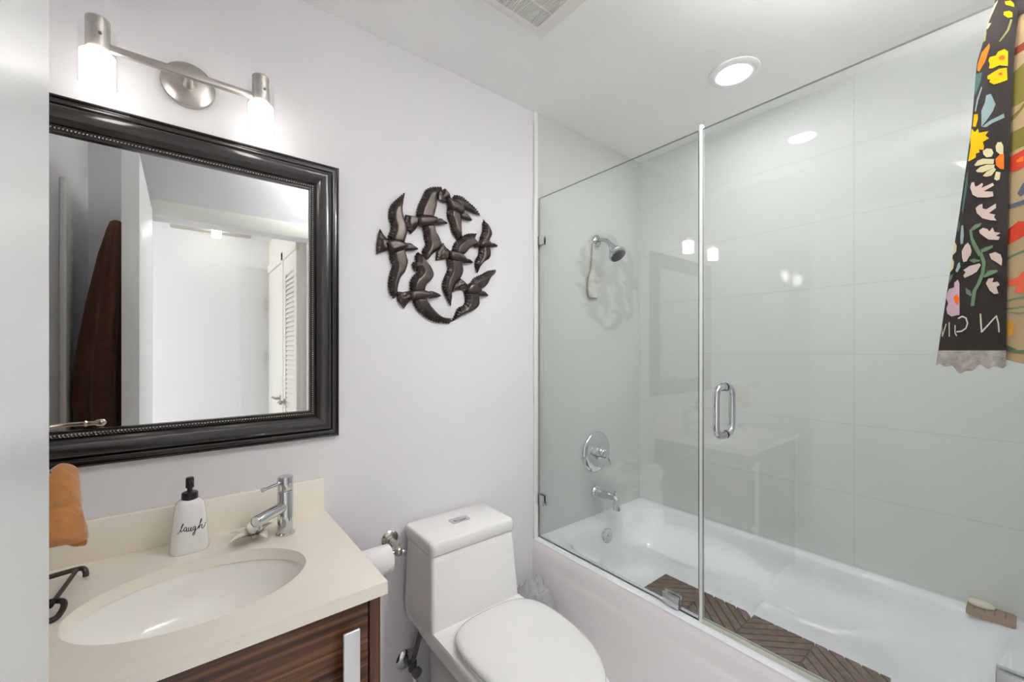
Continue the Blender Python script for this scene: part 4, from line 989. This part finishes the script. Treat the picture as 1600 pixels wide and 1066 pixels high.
def sheet(m, fn, na, nb, b0=0, b1=1, thick=.0012):
    for off, fl in ((0, 1), (-thick, -1)):
        V = [[m.bm.verts.new(fn(i/na, b0+(b1-b0)*j/nb, off)) for i in range(na+1)] for j in range(nb+1)]
        for r0, r1 in zip(V, V[1:]):
            for i in range(na): m.face((r0[i], r0[i+1], r1[i+1], r1[i]) if fl > 0 else (r0[i], r1[i], r1[i+1], r0[i+1]))
def print_on(m, fn, face):
    k = 0
    for f_, col, P in PRINT:
        if f_ != face: continue
        m.mi = mats.index('print_'+col); k += 1
        S = []                                    # densify so the print hugs the folds
        for i in range(len(P)):
            a = Vector(P[i-1]); b = Vector(P[i]); n = max(1, int((b-a).length/.06))
            S += [a.lerp(b, t/n) for t in range(n)]
        Q = []
        for p in [Vector((min(1, max(0, q.x)), min(1, max(0, q.y)))) for q in S]:
            if not Q or (p-Q[-1]).length > 1e-4: Q.append(p)
        if (Q[0]-Q[-1]).length < 1e-4: Q.pop()
        xs = [p.x for p in Q]; ys = [p.y for p in Q]; inner = []
        x = min(xs)+.03
        while x < max(xs):
            y = min(ys)+.012
            while y < max(ys): inner.append(Vector((x, y))); y += .03
            x += .06
        vs_, _, fs, *_r = delaunay_2d_cdt(Q+inner, [], [list(range(len(Q)))], 1, 1e-6)
        bv = [m.bm.verts.new(fn(v[0], v[1], .0006+.00003*k)) for v in vs_]
        for f in fs: m.face([bv[i] for i in f])
m = MB(); m.mi = 0; sheet(m, dark, 14, 40)
print_on(m, dark, 'd')
m.build('black_panel', mats, ft, smooth=80, recalc=False)
m = MB(); m.mi = 0
def hem_fn(a, b, off=0):
    p = dark(a, 1.0-.004+b*.045, 0); w = .0035*math.sin(a*31)*b+.003*math.sin(a*13)*b
    return p+Vector((-.0016-off-.006*b*math.sin(a*17), 0, -.0*b+w-.012*b*math.exp(-((a-.45)/.16)**2)))
def dark_ext(a, b, off=0): return dark(a, b, off)
sheet(m, hem_fn, 40, 6, thick=.003)
o = m.build('frayed_hem', 'hem', ft, smooth=80, recalc=False); o['label'] = 'grey frayed hem'
m = MB(); m.mi = 1; sheet(m, beige, 24, 40)
print_on(m, beige, 'b')
m.build('cream_panel', mats, ft, smooth=80, recalc=False)
# the part over the top of the glass and the short fall behind it
m = MB(); m.mi = 0
L0, R0 = edge_at(0)
for off, fl in ((0, 1), (.0012, -1)):
    rows = []
    for k, (x, z) in enumerate(((GX0-.010, GZ-.035), (GX0-.005, GZ-.010), (GX0-.002, GZ+.004), (GX0+.003, GZ+.0075), (GX1-.001, GZ+.0075), (GX1+.004, GZ+.003), (GX1+.007, GZ-.03), (GX1+.008, GZ-.12))):
        rows.append([m.bm.verts.new((x+(off if k > 3 else -off)+.002*math.sin(a*5), .043+(-.050-.043)*a/10*1.0, z-(.012 if k == 0 else 0))) for a in range(11)])
    for r0, r1 in zip(rows, rows[1:]):
        for i in range(10): m.face((r0[i], r0[i+1], r1[i+1], r1[i]))
m.build('top_fold', 'cloth_dark', ft, smooth=80, recalc=False)

# ------------------------------------------------------------------ ceiling: vent and recessed light
cv = thing('ceiling_vent', (.816, .895, CEIL), 'cream slatted exhaust vent in the ceiling', 'vent')
vx0, vx1, vy0, vy1 = .645, .987, .724, 1.066; gx0, gx1, gy0, gy1 = .696, .936, .754, 1.036; zt = CEIL
m = MB()
for d0, d1, za, zb in ((0, 0, zt, zt-.006),):
    fr = [[(x, y, z) for x, y in ((vx0+d, vy0+d), (vx1-d, vy0+d), (vx1-d, vy1-d), (vx0+d, vy1-d))] for d, z in ((0, zt), (0, zt-.006), (.006, zt-.011))]
    gr = [[(x, y, z) for x, y in ((gx0, gy0), (gx1, gy0), (gx1, gy1), (gx0, gy1))] for z in (zt-.012, zt-.002)]
    m.loft(fr+gr, False, False)
m.build('frame', 'plastic', cv, smooth=25)
B(gx0-.002, gx1+.002, gy0-.002, gy1+.002, zt-.0025, zt-.0015).build('backing', 'ventdark', cv, smooth=0)
m = MB(); n = 38
for i in range(n+1):
    x = gx0+(gx1-gx0)*i/n; m.box(x-.0019, x+.0019, gy0, gy1, zt-.0115, zt-.003)
for y in (gy1-.068, gy1-.136, gy1-.204): m.box(gx0, gx1, y-.002, y+.002, zt-.012, zt-.003)
m.build('grille', 'plastic', cv, smooth=0)

cl = thing('ceiling_light', (1.708, .732, CEIL), 'round white recessed light in the ceiling over the tub', 'ceiling light')
m = MB(); lx, ly = 1.708, .732
ri = [[(lx+r*math.cos(2*PI*i/56), ly+r*math.sin(2*PI*i/56), CEIL-h) for i in range(56)] for r, h in ((.092, 0), (.092, .004), (.086, .008), (.064, .010), (.058, .006), (.056, .001))]
m.loft(ri, False, False); m.build('trim_ring', 'ceil', cl, smooth=50)
m = MB(); m.lathe([(0, .057), (.004, .0565), (.006, .05), (.0065, .002)], (lx, ly, CEIL-.0005), (0, 0, -1), 48); m.build('lens', 'down', cl)

el = thing('added_fill_spot', (.98, .13, CEIL), 'added white fill spot, tilted, on the ceiling just inside the doorway', 'ceiling light')  # lamp added out of view to brighten the lower half of the room
MB().lathe([(0, .055), (.010, .055), (.014, .048)], (.98, .13, CEIL), (0, 0, -1), 40).build('ceiling_rose', 'trim', el)
ax = Vector((.05, .55, -1)).normalized(); o = Vector((.98, .13, CEIL-.040))
MB().cyl((.98, .13, CEIL-.01), o+ax*.03, .012).build('stem', 'trim', el)
m = MB(); m.lathe([(0, .001), (0, .063), (.115, .063), (.115, .059), (.022, .059), (.020, .001)], o, ax, 40, caps=False); m.build('shade', 'trim', el)
m = MB(); m.lathe([(.024, .001), (.024, .056), (.030, .052), (.031, .001)], o, ax, 40, caps=False); m.build('lens', 'fillspot', el)

ws_ = thing('added_fill_uplight', (.98, YF, 2.16), 'added white half-bowl fill uplight on the wall beside the doorway', 'wall light')  # lamp added out of view; its ceiling bounce serves as soft fill
m = MB(); L = []
for r, z in ((.015, 2.10), (.055, 2.112), (.09, 2.14), (.108, 2.18), (.112, 2.20), (.106, 2.20), (.10, 2.18), (.082, 2.15), (.05, 2.125)):
    L.append([(.98+r*math.cos(PI*i/24), YF+r*math.sin(PI*i/24), z) for i in range(25)])
m.loft(L, False, False, closed=False); m.build('bowl', 'trim', ws_)
m = MB(); m.poly([(.98+.090*math.cos(PI*i/24), YF+.002+.088*math.sin(PI*i/24), 2.168) for i in range(25)]); m.build('lamp_diffuser', 'filluplight', ws_, recalc=False)

# hall ceiling fixture seen in the mirror
hl = thing('hall_light', (.19, -1.25, HZ), 'beige plate with small glowing cube lamp on hallway ceiling, seen in the mirror', 'ceiling light')
B(-.083, .448, -1.33, -1.145, HZ-.02, HZ, bev=.003).build('mounting_plate', 'plate', hl)
B(.172, .232, -1.19, -1.13, HZ-.085, HZ-.02, bev=.005).build('cube_lamp', 'halllamp', hl)
